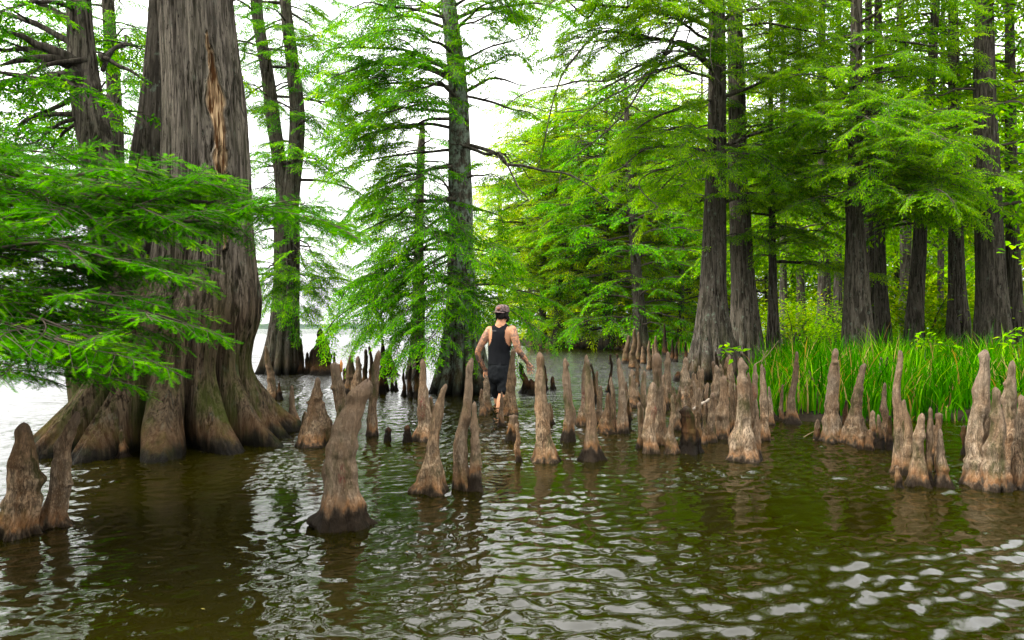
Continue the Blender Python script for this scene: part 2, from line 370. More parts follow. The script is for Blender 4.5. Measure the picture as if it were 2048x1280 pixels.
def limb(mb, B, p0, p1, r0, sag=.1, leafy=1., seed=0, blen=.9, gap=.3, depth=1, start=.22, wig=.06, side=.45, k=6):
    """a limb with side branches; boughs are appended to B"""
    r = np.random.RandomState(seed % 99991); p0 = np.asarray(p0, float); p1 = np.asarray(p1, float); Ln = np.linalg.norm(p1 - p0)
    n = max(6, int(Ln / .16)) if depth else 6; n = min(n, 40); s = np.linspace(0, 1, n)[:, None]
    P = p0 * (1 - s) + p1 * s; P[:, 2] += sag * Ln * 4 * (s * (1 - s))[:, 0]
    a, b = r.uniform(0, 50, 2)
    e = np.minimum(s, 1) * wig * Ln
    P[:, 0] += e[:, 0] * noise(s[:, 0] * 4 + a, 0, 0, seed % 977); P[:, 1] += e[:, 0] * noise(s[:, 0] * 4 + b, 3, 0, seed % 977); P[:, 2] += e[:, 0] * noise(s[:, 0] * 5, 7, a, seed % 977)
    rr = r0 * ((1 - s[:, 0]) ** .8 * .85 + .15)
    mb.tube(P, rr, k if depth else 4, .12, seed % 53)
    at = lambda t: np.array([np.interp(t, s[:, 0], P[:, c]) for c in range(3)])
    m = max(2, int(Ln * (1 - start) / gap)); sg = 1 if r.rand() < .5 else -1
    for i in range(m):
        t = start + (1 - start) * (i + r.uniform(.1, .9)) / m; sg = -sg; q = at(t); tg = at(min(1, t + .05)) - at(t - .05); tg /= np.linalg.norm(tg) + 1e-9
        h = np.array([tg[1], -tg[0], 0]); h /= np.linalg.norm(h) + 1e-9
        d = tg * r.uniform(.4, .9) + sg * h * r.uniform(.6, 1.) + np.array([0, 0, r.uniform(-.18, .2)]); d /= np.linalg.norm(d)
        l2 = side * Ln * (1.05 - t) * r.uniform(.6, 1.2) + blen * .25
        if depth > 0 and l2 > blen * .7:
            limb(mb, B, q, q + d * l2 + np.array([0, 0, -.08 * l2]), max(.004, r0 * (1 - t) * .5 + .003), sag * .6, leafy, seed * 7 + i + 1, blen, gap, depth - 1, .1, wig * 1.3, side, 5)
        elif r.rand() < leafy:
            B.append((q, d, r.uniform(.7, 1.15)))
    if r.rand() < leafy * 1.2:
        B.append((at(.93), P[-1] - P[-2], r.uniform(.8, 1.1)))
    return P

def in_view(p, mrg=1.25):
    return p[1] > .5 and abs(p[0]) < p[1] * .75 * mrg + 1 and p[2] - CH < p[1] * .48 * 2.3 + 2

# ------------------------------------------------------------------ trunks
def trunk(name, parent, org, path, d, mat, nz=160, na=96, lobes=(7, .25, .8), ridge=(.035, 5., .35), seed=1, loop=1.3, zmin=-.25, dep=None, post=None, attrs_fn=None, lump=.05):
    """path rows (px, py, width px [, depth]) from the base up; the real shape stands at distance d"""
    K = []
    for row in path:
        dd = row[3] if len(row) > 3 else d
        p = W(row[0], row[1], dd); K.append((*p, row[2] / 2 / FP * dd))
    K = np.array(K); C = catmull(K, nz); C[0, 2] = min(C[0, 2], zmin) if zmin is not None else C[0, 2]
    th = np.arange(na) / na * 2 * pi; Z = C[:, 2:3]; R = C[:, 3:4]
    ct, st = np.cos(th)[None], np.sin(th)[None]
    n, amp, zs = lobes
    warp = .5 * noise(ct * 1.3, st * 1.3, Z * .25, seed)
    lb = np.abs(np.sin((th[None] * n / 2 + seed + warp * 2.2)))          # sharp grooves, round lobes
    A = amp * np.exp(-np.maximum(Z, 0) / zs)
    f = 1 - A * (1 - lb) ** 1.4 * (1.9 + .9 * noise(ct * 2.5, st * 2.5, 0, seed + 31)) + A * .5 * noise(ct * 2.2, st * 2.2, Z * .4, seed + 5)
    ra, rk, rz = ridge
    rid = 1 - 2 * np.abs(noise(ct * rk, st * rk, Z * rz, seed + 9)); rid2 = 1 - 2 * np.abs(noise(ct * rk * 2.3, st * rk * 2.3, Z * rz * 2.4, seed + 19))
    f = f + ra * rid + ra * .5 * rid2 + lump * noise(ct * 1.5, st * 1.5, Z * 1.1, seed + 3)
    rr = R * f
    if post is not None: rr = post(C, th, rr, Z)
    V = np.stack([C[:, 0:1] + rr * ct, C[:, 1:2] + rr * st, np.broadcast_to(Z, rr.shape)], -1).reshape(-1, 3)
    at = attrs_fn(V) if attrs_fn else None
    me = mkmesh(name, V - org, [grid_faces(nz, na)], mat, attrs=at)
    o = link(name, me, parent); return o, C

def tree_root(name, label, org, cat='tree', group=None):
    o = bpy.data.objects.new(name, None); COL.objects.link(o); o.location = tuple(float(c) for c in org); o.empty_display_size = .3
    return tag(o, label, cat, group)

def auto_crown(C, z0, z1, nb, Lmax, seed, mb, B, kind_blen=.9, gap=.35, droop=-.1, leafy=1., bias=None, bstr=0, r0=.03, depth=1, rise=.05, lfun=None):
    r = np.random.RandomState(seed)
    for i in range(nb):
        z = z0 + (z1 - z0) * ((i + r.uniform(0, 1)) / nb); az = i * 2.4 + r.uniform(-.5, .5)
        if bias is not None and r.rand() < bstr: az = bias + r.uniform(-.9, .9)
        c = np.array([np.interp(z, C[:, 2], C[:, q]) for q in (0, 1)] + [z]); rt = np.interp(z, C[:, 2], C[:, 3])
        u = (z - z0) / (z1 - z0); Ln = Lmax * (lfun(u) if lfun else (1 - .55 * u)) * r.uniform(.6, 1.15)
        d = np.array([cos(az), sin(az), 0]); p1 = c + d * Ln + np.array([0, 0, Ln * (droop + r.uniform(-.15, .15))])
        limb(nw(mb), B, c + d * rt * .6, p1, min(rt * .5, r0 * (.6 + Ln / Lmax)), .05 + rise * r.rand(), leafy, seed * 131 + i, kind_blen, gap, depth, .2)

# ------------------------------------------------------------------ cypress knees
def knee(name, bx, by, tx, ty, bw, mw, tw, label, mat='knee', bend=0, paint=None, seed=0, dz=None, flare=.12, group=None, humps=(), z0=0., lob=.18, broken=False, extra=None, mid=None):
    """bx,by: where the waterline crosses it in front; tx,ty: tip; widths in photo px"""
    d = dist(by) if dz is None else dz
    k = d / FP; rb = bw * k / 2
    dc = d + rb * .8; k = dc / FP
    b = W(bx, by, dc); b[2] = z0; t = W(tx, ty, dc); H = t[2] - z0
    rb, rm, rt = bw * k / 2, mw * k / 2, tw * k / 2
    near = H / k
    na = int(min(72, max(14, mw * 1.1))); nz = int(min(120, max(18, near * .5)))
    u = np.linspace(0, 1, nz); u = u ** .92
    zz = z0 - .12 + (H + .12) * u; s = np.clip((zz - z0) / H, 0, 1)
    seed = seed or int(bx * 7 + ty * 3)
    sway = .03 * H
    X = b[0] + (t[0] - b[0]) * (s ** (1.15 + .3 * bend)) + bend * .12 * H * np.sin(pi * s) + sway * noise(s * 3.1, seed, 0, seed)
    Y = b[1] + .03 * H * noise(s * 2.3, seed, 9, seed) * s
    r = rt * .78 + (rm * 1.12 - rt) * np.clip(1 - s, 0, 1) ** 1.05 + (rb - rm) * np.exp(-s / flare)
    if mid: r = r * (1 + mid[1] * np.exp(-((s - mid[0]) / .12) ** 2))
    r = r * (1 + ((.15) * min(1, 24 / mw) * noise(s * 5.5, seed, 3, seed) + .10 * noise(s * 13, seed, 6, seed)) * np.clip(s * 4, 0, 1))
    r = r * (1 - .22 * np.clip((s - .8) / .2, 0, 1))
    tc = max(.7, 1 - 1.5 * rt / H)
    r = r * np.where(s > tc, np.sqrt(np.clip(1 - ((s - tc) / (1 - tc + 1e-6)) ** 2, 0.0004, 1)), 1)
    r = r * (1 - .10 * np.exp(-((s - (tc - .07)) / .035) ** 2)) * (1 + .05 * np.exp(-((s - tc) / .04) ** 2))
    if broken: r = np.where(s > .985, r * .9, np.maximum(r, rt * .8))
    th = np.arange(na) / na * 2 * pi; ct, st = np.cos(th)[None], np.sin(th)[None]; Z = zz[:, None]; q = 1. / max(rm, .01)
    w = .13 * min(1, 30 / mw) * noise(ct * 1.4 + seed, st * 1.4, Z * 5, seed) + .08 * noise(ct * 1.8, st * 1.8 + seed, Z * 11, seed + 4) + .06 * noise(ct * 3, st * 3, Z * 24 + seed, seed + 8)
    w = w + .08 * (1 - 2 * np.abs(noise(ct * 4.5, st * 4.5, Z * 3.5 + seed, seed + 6))) + .045 * noise(ct * 9, st * 9, Z * 9, seed + 2)
    w = w + .17 * (np.abs(np.sin(th[None] * (1.5 if seed % 2 else 2) + seed + 1.2 * s[:, None] + .6 * noise(0, 0, Z * 3, seed))) - .6)
    w = w + .05 * noise(ct * 5, st * 5, Z * 30 + seed, seed + 12) * np.clip(s[:, None] * 2 - .5, .3, 1)
    lobm = lob * np.exp(-s[:, None] / .16)
    w = w + lobm * (np.abs(np.sin(th[None] * (2 + seed % 2) * .75 * 2 / 2 + seed)) * 2 - 1.1)
    R = r[:, None] * (1 + w)
    rh = np.random.RandomState(seed + 77); humps = list(humps) + [(rh.uniform(0, 360), rh.uniform(.15, .97), rh.uniform(.12, .34), rh.uniform(.02, .07)) for _ in range(rh.randint(3, 8))]
    for hu in humps:                                  # (side angle deg, height 0..1, size factor, spread)
        a, hh, am, spd = hu; da = np.angle(np.exp(1j * (th - radians(a))))[None]
        R = R + am * rm * np.exp(-(da / .7) ** 2 - ((s[:, None] - hh) / spd) ** 2)
    V = np.stack([X[:, None] + R * ct, Y[:, None] + R * st, np.broadcast_to(Z, R.shape) + .012 * H * noise(ct * 2, st * 2, Z * 4, seed) * (s[:, None] > .9)], -1)
    V = V.reshape(-1, 3); V = np.concatenate([V, [[X[-1], Y[-1], zz[-1]]]]); jn = np.arange(na)
    F = [grid_faces(nz, na), np.stack([(nz-1)*na+jn, (nz-1)*na+(jn+1) % na, np.full(na, nz*na)], -1)]
    tipa = np.clip((s - (1 - min(.12, 2.2 * rt / H))) / (min(.12, 2.2 * rt / H)), 0, 1); tipa = np.r_[np.repeat(tipa, na), 1.]
    pa = np.zeros(len(V))
    if paint:
        for (px, py, rx, ry) in (paint if isinstance(paint, list) else [paint]):
            qp = W(px, py, dc); pa = np.maximum(pa, np.clip(1.5 - np.hypot((V[:, 0] - qp[0]) / (rx * k), (V[:, 2] - qp[2]) / (ry * k)) * 1.2, 0, 1) * (V[:, 1] < dc))
    org = np.array([b[0], b[1], z0])
    me = mkmesh(name, V - org, F, M[mat], attrs={'tip': tipa, 'paint': pa})
    o = link(name, me, None, org); tag(o, label, 'cypress knee', group or 'cypress knees standing in the water')
    return o

# ------------------------------------------------------------------ the setting: ground, water, far shore
BANK = np.array([(3.55, 10.2), (4.6, 10.0), (6.0, 10.1), (7.0, 9.6), (9, 9.3), (40, 8), (400, 60), (500, 420), (60, 420), (-4, 130), (0.8, 56), (1.9, 51.5), (4.6, 50), (7.5, 47), (8.2, 40), (9.4, 35), (9.1, 27), (8.6, 22.5), (7.2, 19.5), (5.6, 15.5), (4.3, 12.0)])
def poly_sd(x, y, P):
    """signed distance, positive inside"""
    d = np.full(x.shape, 1e9); ins = np.zeros(x.shape, bool)
    for i in range(len(P)):
        a, b = P[i], P[(i + 1) % len(P)]; e = b - a
        t = np.clip(((x - a[0]) * e[0] + (y - a[1]) * e[1]) / e.dot(e), 0, 1)
        d = np.minimum(d, np.hypot(x - a[0] - t * e[0], y - a[1] - t * e[1]))
        c = ((a[1] > y) != (b[1] > y)) & (x < (b[0] - a[0]) * (y - a[1]) / (b[1] - a[1] + 1e-12) + a[0]); ins ^= c
    return np.where(ins, d, -d)
def ground_z(x, y):
    sd = poly_sd(x, y, BANK) + .35 * noise(x * 1.1, y * 1.1, 0, 3)
    return np.where(sd > 0, .16 * (1 - np.exp(-sd / .35)) + .012 * np.clip(sd, 0, 30), sd * .5).clip(-.7, 9) + np.where(sd > 0, .05 * noise(x * 1.7, y * 1.7, 0, 8), 0)
def axis_grid(a, b, h, lo, hi, g=1.12):
    v = list(np.arange(a, b + h, h)); s = h
    while v[-1] < hi: s *= g; v.append(v[-1] + s)
    s = h
    while v[0] > lo: s *= g; v.insert(0, v[0] - s)
    return np.array(v)
gx = axis_grid(-4, 22, .22, -3500, 3500); gy = axis_grid(7, 60, .25, -60, 3500)
GX, GY = np.meshgrid(gx, gy); GZ = ground_z(GX, GY)
m = N('mud'); pz = m.sep(m.pos())[2]; a = m.noise(m.obj(), 2.2, 5, .65); b = m.noise(m.obj(), 40, 3)
c = m.mix(m.ramp(a, (.35, 0.), (.65, 1.)), (.012, .009, .006), (.035, .028, .017)); c = m.mix(m.ramp(b, (.5, 0.), (.8, .5)), c, (.06, .045, .03))
c = m.mix(m.math('MULTIPLY', m.ramp(pz, (.16, 0.), (.3, 1.)), m.ramp(a, (.4, .3), (.6, 1.))), c, (.07, .13, .015))
m.princ(c, .9, m.bump(b, .6, .03), .03)
gr = link('ground', mkmesh('ground', np.stack([GX, GY, GZ], -1).reshape(-1, 3), [grid_faces(len(gy), len(gx), False)], m.m)); tag(gr, kind='structure')

# far wooded shore on the left, low hills
m = N('distant_woods'); c = m.mix(m.ramp(m.noise(m.pos(), .03, 4), (.4, 0.), (.6, 1.)), (.02, .045, .02), (.05, .09, .035)); m.princ(c, 1., None, 0.)
hx = np.linspace(-2200, 900, 700); hs = np.linspace(0, 1, 9); HX, HS = np.meshgrid(hx, hs, indexing='ij')
top = 15 + 5 * noise(hx / 260, 0, 0, 4) + 2.6 * fbm(hx / 24, 1, 0, 6, 4); top = top[:, None]
HYY = 1650 + 60 * noise(HX / 300, 0, 0, 9) + 120 * HS; HZ = -1 + (top + 1) * np.sin(HS * pi / 2) ** .5 + 1.5 * noise(HX / 9, HS * 6, 0, 2) * HS
hl = link('far_shore_hills', mkmesh('far_shore_hills', np.stack([HX, HYY, HZ], -1).reshape(-1, 3), [grid_faces(len(hx), len(hs), False)], m.m)); tag(hl, kind='structure')

# ------------------------------------------------------------------ trees
WM = M['twig']
def vis_branches(mb, root, org, name='branches'):
    if mb.n: link(name, mb.mesh(name, M['bark_grey'], org), root)

# --- the giant on the left
org = np.array([*W(345, HY, 8.35)[:2], 0.])
def scar_c(z, d=7.9):   # centre line of the peeled strip
    py = HY - (z - CH) * FP / d
    return np.interp(py, [40, 90, 200, 300, 420, 500], [412, 417, 432, 441, 448, 450])
def giant_post(C, th, rr, Z):
    X = C[:, 0:1] + rr * np.cos(th)[None]; Y = C[:, 1:2] + rr * np.sin(th)[None]; front = np.sin(th)[None] < .15
    px = 1024 + X / Y * FP; py = HY - (Z - CH) * FP / Y
    cx = np.interp(py, [40, 90, 200, 300, 420, 500], [412, 417, 432, 441, 448, 450]) + 3 * noise(0, 0, Z * 9, 5)
    wd = np.interp(py, [60, 100, 200, 280, 330, 420, 520], [1, 6, 17, 15, 12, 5, .5]) * (1 + .3 * noise(1, 0, Z * 6, 3))
    inside = np.clip((1 - np.abs(px - cx) / np.maximum(wd, .1)) * 4, 0, 1) * front * (py > 60) * (py < 520)
    lip = np.exp(-((np.abs(px - cx) - wd) / 4) ** 2) * front * (py > 70) * (py < 500)
    rr = rr - (.06 + .03 * noise(0, px * .35, Z * 5, 8)) * inside + .05 * lip * (1 + noise(Z * 7, px * .1, 0, 2))
    hw = np.interp(py, [275, 300, 340, 400, 425], [0, 4.5, 6.5, 4, 0]); hc = cx + 3
    hole = np.clip((1 - np.abs(px - hc) / np.maximum(hw, .1)) * 3, 0, 1) * front * (py > 275) * (py < 425)
    return rr - .28 * hole
def giant_attr(V):
    px = 1024 + V[:, 0] / V[:, 1] * FP; py = HY - (V[:, 2] - CH) * FP / V[:, 1]; front = V[:, 1] < 8.45
    cx = np.interp(py, [40, 90, 200, 300, 420, 500], [412, 417, 432, 441, 448, 450]) + 3 * noise(0, 0, V[:, 2] * 9, 5)
    wd = np.interp(py, [60, 100, 200, 280, 330, 420, 520], [1, 6, 17, 15, 12, 5, .5]) * (1 + .3 * noise(1, 0, V[:, 2] * 6, 3))
    return {'scar': np.clip((1 - np.abs(px - cx) / np.maximum(wd, .1)) * 3, 0, 1) * front * (py > 60) * (py < 520)}
g = tree_root('bald_cypress', 'giant old cypress with a broad fluted base and a strip of peeled bark', org)
mg = M['bark_giant'].copy(); M['bark_giant_scar'] = mg; nt = mg.node_tree
pb = [x for x in nt.nodes if x.type == 'BSDF_PRINCIPLED'][0]; src = pb.inputs['Base Color'].links[0].from_socket
at = nt.nodes.new('ShaderNodeAttribute'); at.attribute_name = 'scar'; mxn = nt.nodes.new('ShaderNodeMix'); mxn.data_type = 'RGBA'
cn_ = nt.nodes.new('ShaderNodeTexNoise'); cn_.inputs['Scale'].default_value = 30; tcn = nt.nodes.new('ShaderNodeTexCoord'); mpn = nt.nodes.new('ShaderNodeMapping'); mpn.inputs['Scale'].default_value = (1, 1, .08)
rpn = nt.nodes.new('ShaderNodeValToRGB'); rpn.color_ramp.elements[0].color = (.07, .032, .012, 1); rpn.color_ramp.elements[0].position = .42; rpn.color_ramp.elements[1].color = (.52, .37, .21, 1); rpn.color_ramp.elements[1].position = .6
nt.links.new(tcn.outputs['Object'], mpn.inputs[0]); nt.links.new(mpn.outputs[0], cn_.inputs['Vector']); nt.links.new(cn_.outputs[0], rpn.inputs[0])
nt.links.new(at.outputs['Fac'], mxn.inputs[0]); nt.links.new(src, mxn.inputs[6]); nt.links.new(rpn.outputs[0], mxn.inputs[7]); nt.links.new(mxn.outputs[2], pb.inputs['Base Color'])
gpath = [(356, 940, 560), (356, 905, 535), (352, 868, 468), (347, 830, 396), (350, 790, 335), (353, 740, 282), (362, 690, 268), (378, 640, 258), (396, 590, 226), (406, 540, 196), (410, 480, 180), (413, 400, 166), (413, 300, 154), (409, 200, 148), (400, 100, 141), (392, 0, 136), (385, -150, 128), (380, -400, 110), (376, -900, 70)]
gt, GC = trunk('trunk', g, org, gpath, 8.35, mg, 620, 640, lobes=(13, .46, .62), ridge=(.042, 16., .4), seed=4, post=giant_post, attrs_fn=giant_attr, lump=.035)
_, SA = trunk('stem', g, org, [(268, 880, 240, 8.7), (262, 800, 210, 8.7), (252, 720, 190, 8.7), (244, 640, 128, 8.7), (238, 560, 106), (226, 480, 84), (210, 400, 74), (198, 310, 66), (181, 230, 60), (168, 150, 52), (160, 60, 45), (156, -20, 42), (150, -200, 36), (140, -600, 20)], 8.7, M['bark_giant'], 260, 160, lobes=(9, .3, .7), ridge=(.03, 9., .5), seed=9)
_, SB = trunk('stem', g, org, [(318, 860, 300, 9.2), (316, 700, 190, 9.2), (312, 560, 130), (308, 420, 98), (308, 320, 86), (318, 200, 68), (325, 80, 56), (328, 0, 52), (330, -200, 44), (332, -700, 20)], 9.2, M['bark'], 200, 120, lobes=(8, .3, .7), ridge=(.03, 8., .5), seed=12)
mb = Limbs(); B = []
for (a, b_, r0, sag, dp, lf, sd_) in [
    ((172, 120, 8.6), (-60, 200, 7.6), .035, .06, 1, 1, 1), ((160, 130, 8.6), (10, 60, 8.3), .09, .03, 1, .9, 2),
    ((160, 130, 8.65), (8, 132, 8.0), .085, .1, 1, .8, 3), ((158, 150, 8.6), (6, 150, 7.4), .09, -.03, 1, .8, 4), ((160, 190, 8.7), (50, 245, 8.2), .04, .02, 1, .7, 5),
    ((175, 230, 8.7), (40, 300, 8.0), .03, .05, 1, .9, 6), ((200, 110, 8.6), (300, 175, 8.2), .035, .03, 0, .4, 7), ((205, 210, 8.7), (290, 228, 8.5), .03, .02, 0, .4, 8),
    ((215, 590, 8.3), (30, 600, 6.6), .10, .03, 1, .9, 9), ((215, 560, 8.4), (40, 520, 7.2), .06, .06, 1, 1., 10), ((230, 470, 8.6), (40, 430, 7.4), .06, .08, 1, 1, 11),
    ((205, 620, 8.3), (20, 665, 6.6), .07, .03, 1, 1., 12), ((330, 395, 8.2), (250, 350, 7.6), .03, .1, 1, .8, 13), ((465, 60, 8.5), (480, 240, 8.0), .03, .12, 0, 0, 14),
    ((165, 100, 8.7), (-60, 30, 9.5), .05, .06, 1, 1, 41), ((165, 150, 8.7), (-80, 90, 9.8), .05, .06, 1, 1, 42), ((165, 180, 8.7), (-40, 200, 10), .05, .06, 1, 1, 43), ((180, 230, 8.7), (-20, 270, 9.5), .04, .06, 1, 1, 44), ((160, 20, 8.7), (20, 10, 7.6), .04, .06, 1, 1, 45), ((180, 240, 8.7), (90, 330, 10), .03, .05, 1, 1, 46), ((205, 120, 8.7), (290, 90, 11), .03, .05, 1, 1, 47),
    ((170, 60, 8.7), (-40, -40, 8.3), .05, .05, 1, 1, 15), ((150, -60, 8.7), (-150, -60, 7.9), .06, .05, 1, 1, 16), ((205, 140, 8.7), (262, 75, 10.2), .03, .05, 1, 1, 17)]:
    limb(nw(mb), B, W(*a), W(*b_), r0, sag, lf, sd_ * 37, .9, .3, dp)
mb.link(g, M['bark_dark'], org)
r = np.random.RandomState(3)
for C_ in (GC, SA, SB):
    m2 = Limbs(); auto_crown(C_, 7.2, 13, 14, 3.2, 5, m2, B); m2.link(g, M['bark_dark'], org)
link('crown', crown_mesh('crown', B, 'mid', [M['leaf'], WM], org, 1), g)

# --- overhanging boughs of a tree standing just outside the left edge, leaves close to the camera
org = np.array([-5.3, 4.4, 0.])
g = tree_root('bald_cypress', 'cypress reaching in from the left edge, feathery boughs in front of the giant trunk', org)
path = [(0, 0, 0)]
K = np.array([(-5.3, 4.4, -.3, .5), (-5.3, 4.4, .5, .34), (-5.25, 4.4, 2, .26), (-5.2, 4.5, 4, .22), (-5.2, 4.5, 7, .15), (-5.2, 4.5, 10, .05)])
C_ = catmull(K, 60); mb = MB(); mb.tube(C_[:, :3], C_[:, 3], 24, .1, 3); link('trunk', mb.mesh('trunk', M['bark'], org), g)
mb = Limbs(); B = []
T0 = lambda z: np.array([-5.15, 4.45, z])
for (z, e, r0, sag, sd_) in [
    (2.65, (330, 372, 4.75), .030, .02, 1), (2.5, (440, 388, 4.55), .030, .02, 2), (2.5, (200, 335, 5.2), .02, .03, 22),
    (2.3, (690, 450, 4.9), .036, .03, 4), (2.2, (560, 455, 4.6), .03, .02, 5), (2.15, (370, 468, 4.9), .025, .03, 6), (2.2, (630, 462, 5.3), .03, .03, 23),
    (1.85, (345, 545, 3.9), .026, .03, 7), (1.9, (140, 560, 4.4), .02, .03, 9), (1.8, (90, 480, 3.9), .02, .03, 10),
    (1.55, (375, 672, 3.75), .024, .05, 11), (1.5, (215, 680, 3.7), .022, .04, 12), (1.5, (90, 620, 4.0), .02, .05, 13), (1.45, (40, 700, 3.8), .02, .03, 14),
    (1.4, (205, 690, 3.6), .022, .05, 15), (1.3, (185, 735, 3.75), .018, .05, 27), (1.35, (120, 700, 3.9), .02, .06, 16), (1.2, (15, 750, 3.9), .02, .03, 20)]:
    limb(nw(mb), B, T0(z), W(*e), r0, sag, 1., sd_ * 53, .45, .19, 1, .3, .05, .22)
mb.link(g, M['twig'], org)
B = [b_ for b_ in B if in_view(b_[0], 1.4)]
link('crown', crown_mesh('crown', B, 'near', [M['leaf_near'], WM], org, 2), g)

def tree(label, path, d, mat, crown, limbs=(), kind='mid', leaf='leaf', nz=160, na=72, lobes=(8, .3, .9), ridge=(.03, 7., .4), seed=1, lbmat=None, group=None, blen=None, gap=None, water=True, gz=None, dead=()):
    bz = 0. if gz is None else gz
    org = np.array([*W(path[0][0], HY, path[0][3] if len(path[0]) > 3 else d)[:2], bz])
    g = tree_root('bald_cypress', label, org, 'tree', group)
    o, C = trunk('trunk', g, org, path, d, M[mat], nz, na, lobes, ridge, seed, zmin=bz - .3)
    mb = Limbs() if kind == 'mid' else MB(); B = []; blen = blen or {'mid': .9, 'far': 1.8, 'vfar': 2.8}[kind]; gap = gap or {'mid': .26, 'far': .6, 'vfar': 1.0}[kind]
    for i, q in enumerate(limbs):
        a, b_, r0, sag, lf = q[:5]; z = (CH - (a[1] - HY) / FP * d)
        c = np.array([np.interp(z, C[:, 2], C[:, k]) for k in (0, 1)] + [z]); 
        limb(nw(mb), B, c, W(*b_), r0, sag, lf, seed * 101 + i * 7, blen, gap, q[5] if len(q) > 5 else 1, .25, q[6] if len(q) > 6 else .07)
    for c in crown:
        auto_crown(C, c['z'][0], c['z'][1], c['n'], c['L'], seed * 13 + c.get('s', 0), mb, B, blen, gap, c.get('droop', -.1), c.get('leafy', 1.), c.get('bias'), c.get('bstr', 0), c.get('r0', .03), c.get('depth', 1), lfun=c.get('lfun'))
    wood = mb if kind != 'mid' else None
    if kind == 'mid': mb.link(g, M[lbmat or 'bark_grey'], org)
    for (a, b_, r0, sag, sd_) in dead:
        m3 = MB(); z = (CH - (a[1] - HY) / FP * d); c = np.array([np.interp(z, C[:, 2], C[:, k]) for k in (0, 1)] + [z])
        limb(m3, [], c, W(*b_), r0, sag, 0., sd_, .7, .45, 2, .12, .16, .45); link('dead_limb', m3.mesh('dead_limb', M['bark_grey'], org), g)
    if B: link('crown', crown_mesh('crown', B, kind, [M[leaf], WM], org, seed, wood), g)
    return g, C, B

# --- centre tree
D3 = 14.6
tree('lichen grey cypress with drooping green boughs directly behind the wading man', [(922, 800, 150), (922, 780, 136), (924, 740, 112), (925, 690, 88), (925, 640, 72), (924, 580, 60), (921, 500, 51), (921, 400, 47), (919, 300, 43), (914, 150, 36), (896, 0, 31), (890, -150, 28), (885, -500, 14)], D3, 'bark_lichen', [
    dict(z=(7.8, 12), n=12, L=2.4, s=1, droop=.0)], limbs=[
    ((917, 160), (650, 150, 13.5), .05, .12, 1.), ((917, 180), (660, 210, 14.8), .04, .12, 1.), ((917, 170), (720, 130, 14.8), .04, .1, 1.), ((917, 220), (740, 230, 13), .04, .1, 1.), ((918, 260), (660, 300, 13.6), .04, .1, 1.), ((919, 330), (700, 420, 13.8), .04, .1, 1.), ((921, 420), (760, 560, 13.8), .04, .1, 1.), ((917, 150), (640, 110, 14.0), .05, .12, 1.), ((917, 140), (700, 170, 13.0), .05, .12, 1.), ((905, 60), (690, 50, 15), .04, .1, .5), ((903, 40), (760, -40, 14), .04, .05, .6), ((903, 40), (700, 20, 13.4), .04, .07, .9), ((912, 110), (780, 60, 12.8), .04, .07, 1.), ((905, 70), (1000, 0, 13), .04, .06, 1.), ((915, 160), (1040, 110, 13.6), .04, .06, .8), ((900, 10), (960, -30, 12.6), .03, .06, 1.),
    ((918, 230), (690, 250, 14.4), .04, .1, 1.), ((918, 240), (740, 290, 13.2), .04, .08, 1.), ((918, 200), (800, 190, 12.2), .04, .1, 1.), ((918, 300), (670, 360, 14.4), .035, .08, 1.),
    ((920, 330), (760, 400, 13), .035, .06, 1.), ((921, 400), (700, 480, 14.2), .05, .1, 1.), ((921, 400), (790, 470, 12.5), .05, .08, 1.), ((922, 460), (690, 600, 14.2), .035, .08, 1.),
    ((922, 470), (660, 650, 14.0), .035, .08, 1.), ((922, 500), (720, 670, 13.2), .035, .1, 1.), ((923, 520), (790, 640, 12.4), .035, .1, 1.), ((923, 560), (800, 720, 12.8), .03, .1, 1.),
    ((923, 540), (860, 700, 12.0), .03, .1, 1.), ((922, 450), (880, 600, 12.0), .03, .1, 1.), ((923, 560), (700, 690, 14.6), .03, .12, 1.), ((924, 590), (1060, 640, 13.9), .03, .06, 1.),
    ((924, 570), (1100, 600, 14.6), .03, .07, 1.), ((924, 600), (1010, 610, 13.2), .03, .07, 1.), ((922, 500), (1010, 520, 13.4), .025, .05, .8), ((920, 360), (1000, 350, 13.6), .03, .05, .6),
    ((921, 430), (860, 500, 12.4), .02, .1, 1.), ((921, 420), (1010, 440, 15.5), .03, .05, .8), ((917, 190), (1080, 160, 15), .04, .1, .25, 2, .12), ((912, 130), (1090, 60, 15), .03, .06, .5), ((917, 190), (1085, 255, 14.4), .035, .06, .15, 1, .15),
    ((905, 60), (1010, 30, 13.5), .03, .05, .8), ((900, 20), (1040, -50, 14), .04, .05, .9), ((915, 170), (850, 130, 12.5), .03, .08, 1.), ((924, 640), (1000, 665, 13.2), .02, .1, 1.), ((924, 620), (830, 700, 13.5), .02, .1, 1.)],
    nz=260, na=150, lobes=(13, .32, .75), ridge=(.03, 12., .4), seed=3, dead=[((920, 290), (1190, 440, 13.4), .045, .12, 5), ((919, 285), (1050, 400, 12.6), .04, .05, 6), ((921, 410), (800, 300, 13.2), .03, .05, 8)])

tree('thin dark cypress trunk half hidden in green boughs left of the lichen grey cypress', [(833, 760, 46), (835, 700, 32), (837, 600, 24), (838, 450, 18), (842, 300, 15), (845, 250, 9)], 18.5, 'bark_dark', [
    dict(z=(2.0, 6.4), n=24, L=2.2, s=1, droop=-.12)], lbmat='bark_dark', seed=5, nz=90, na=40)

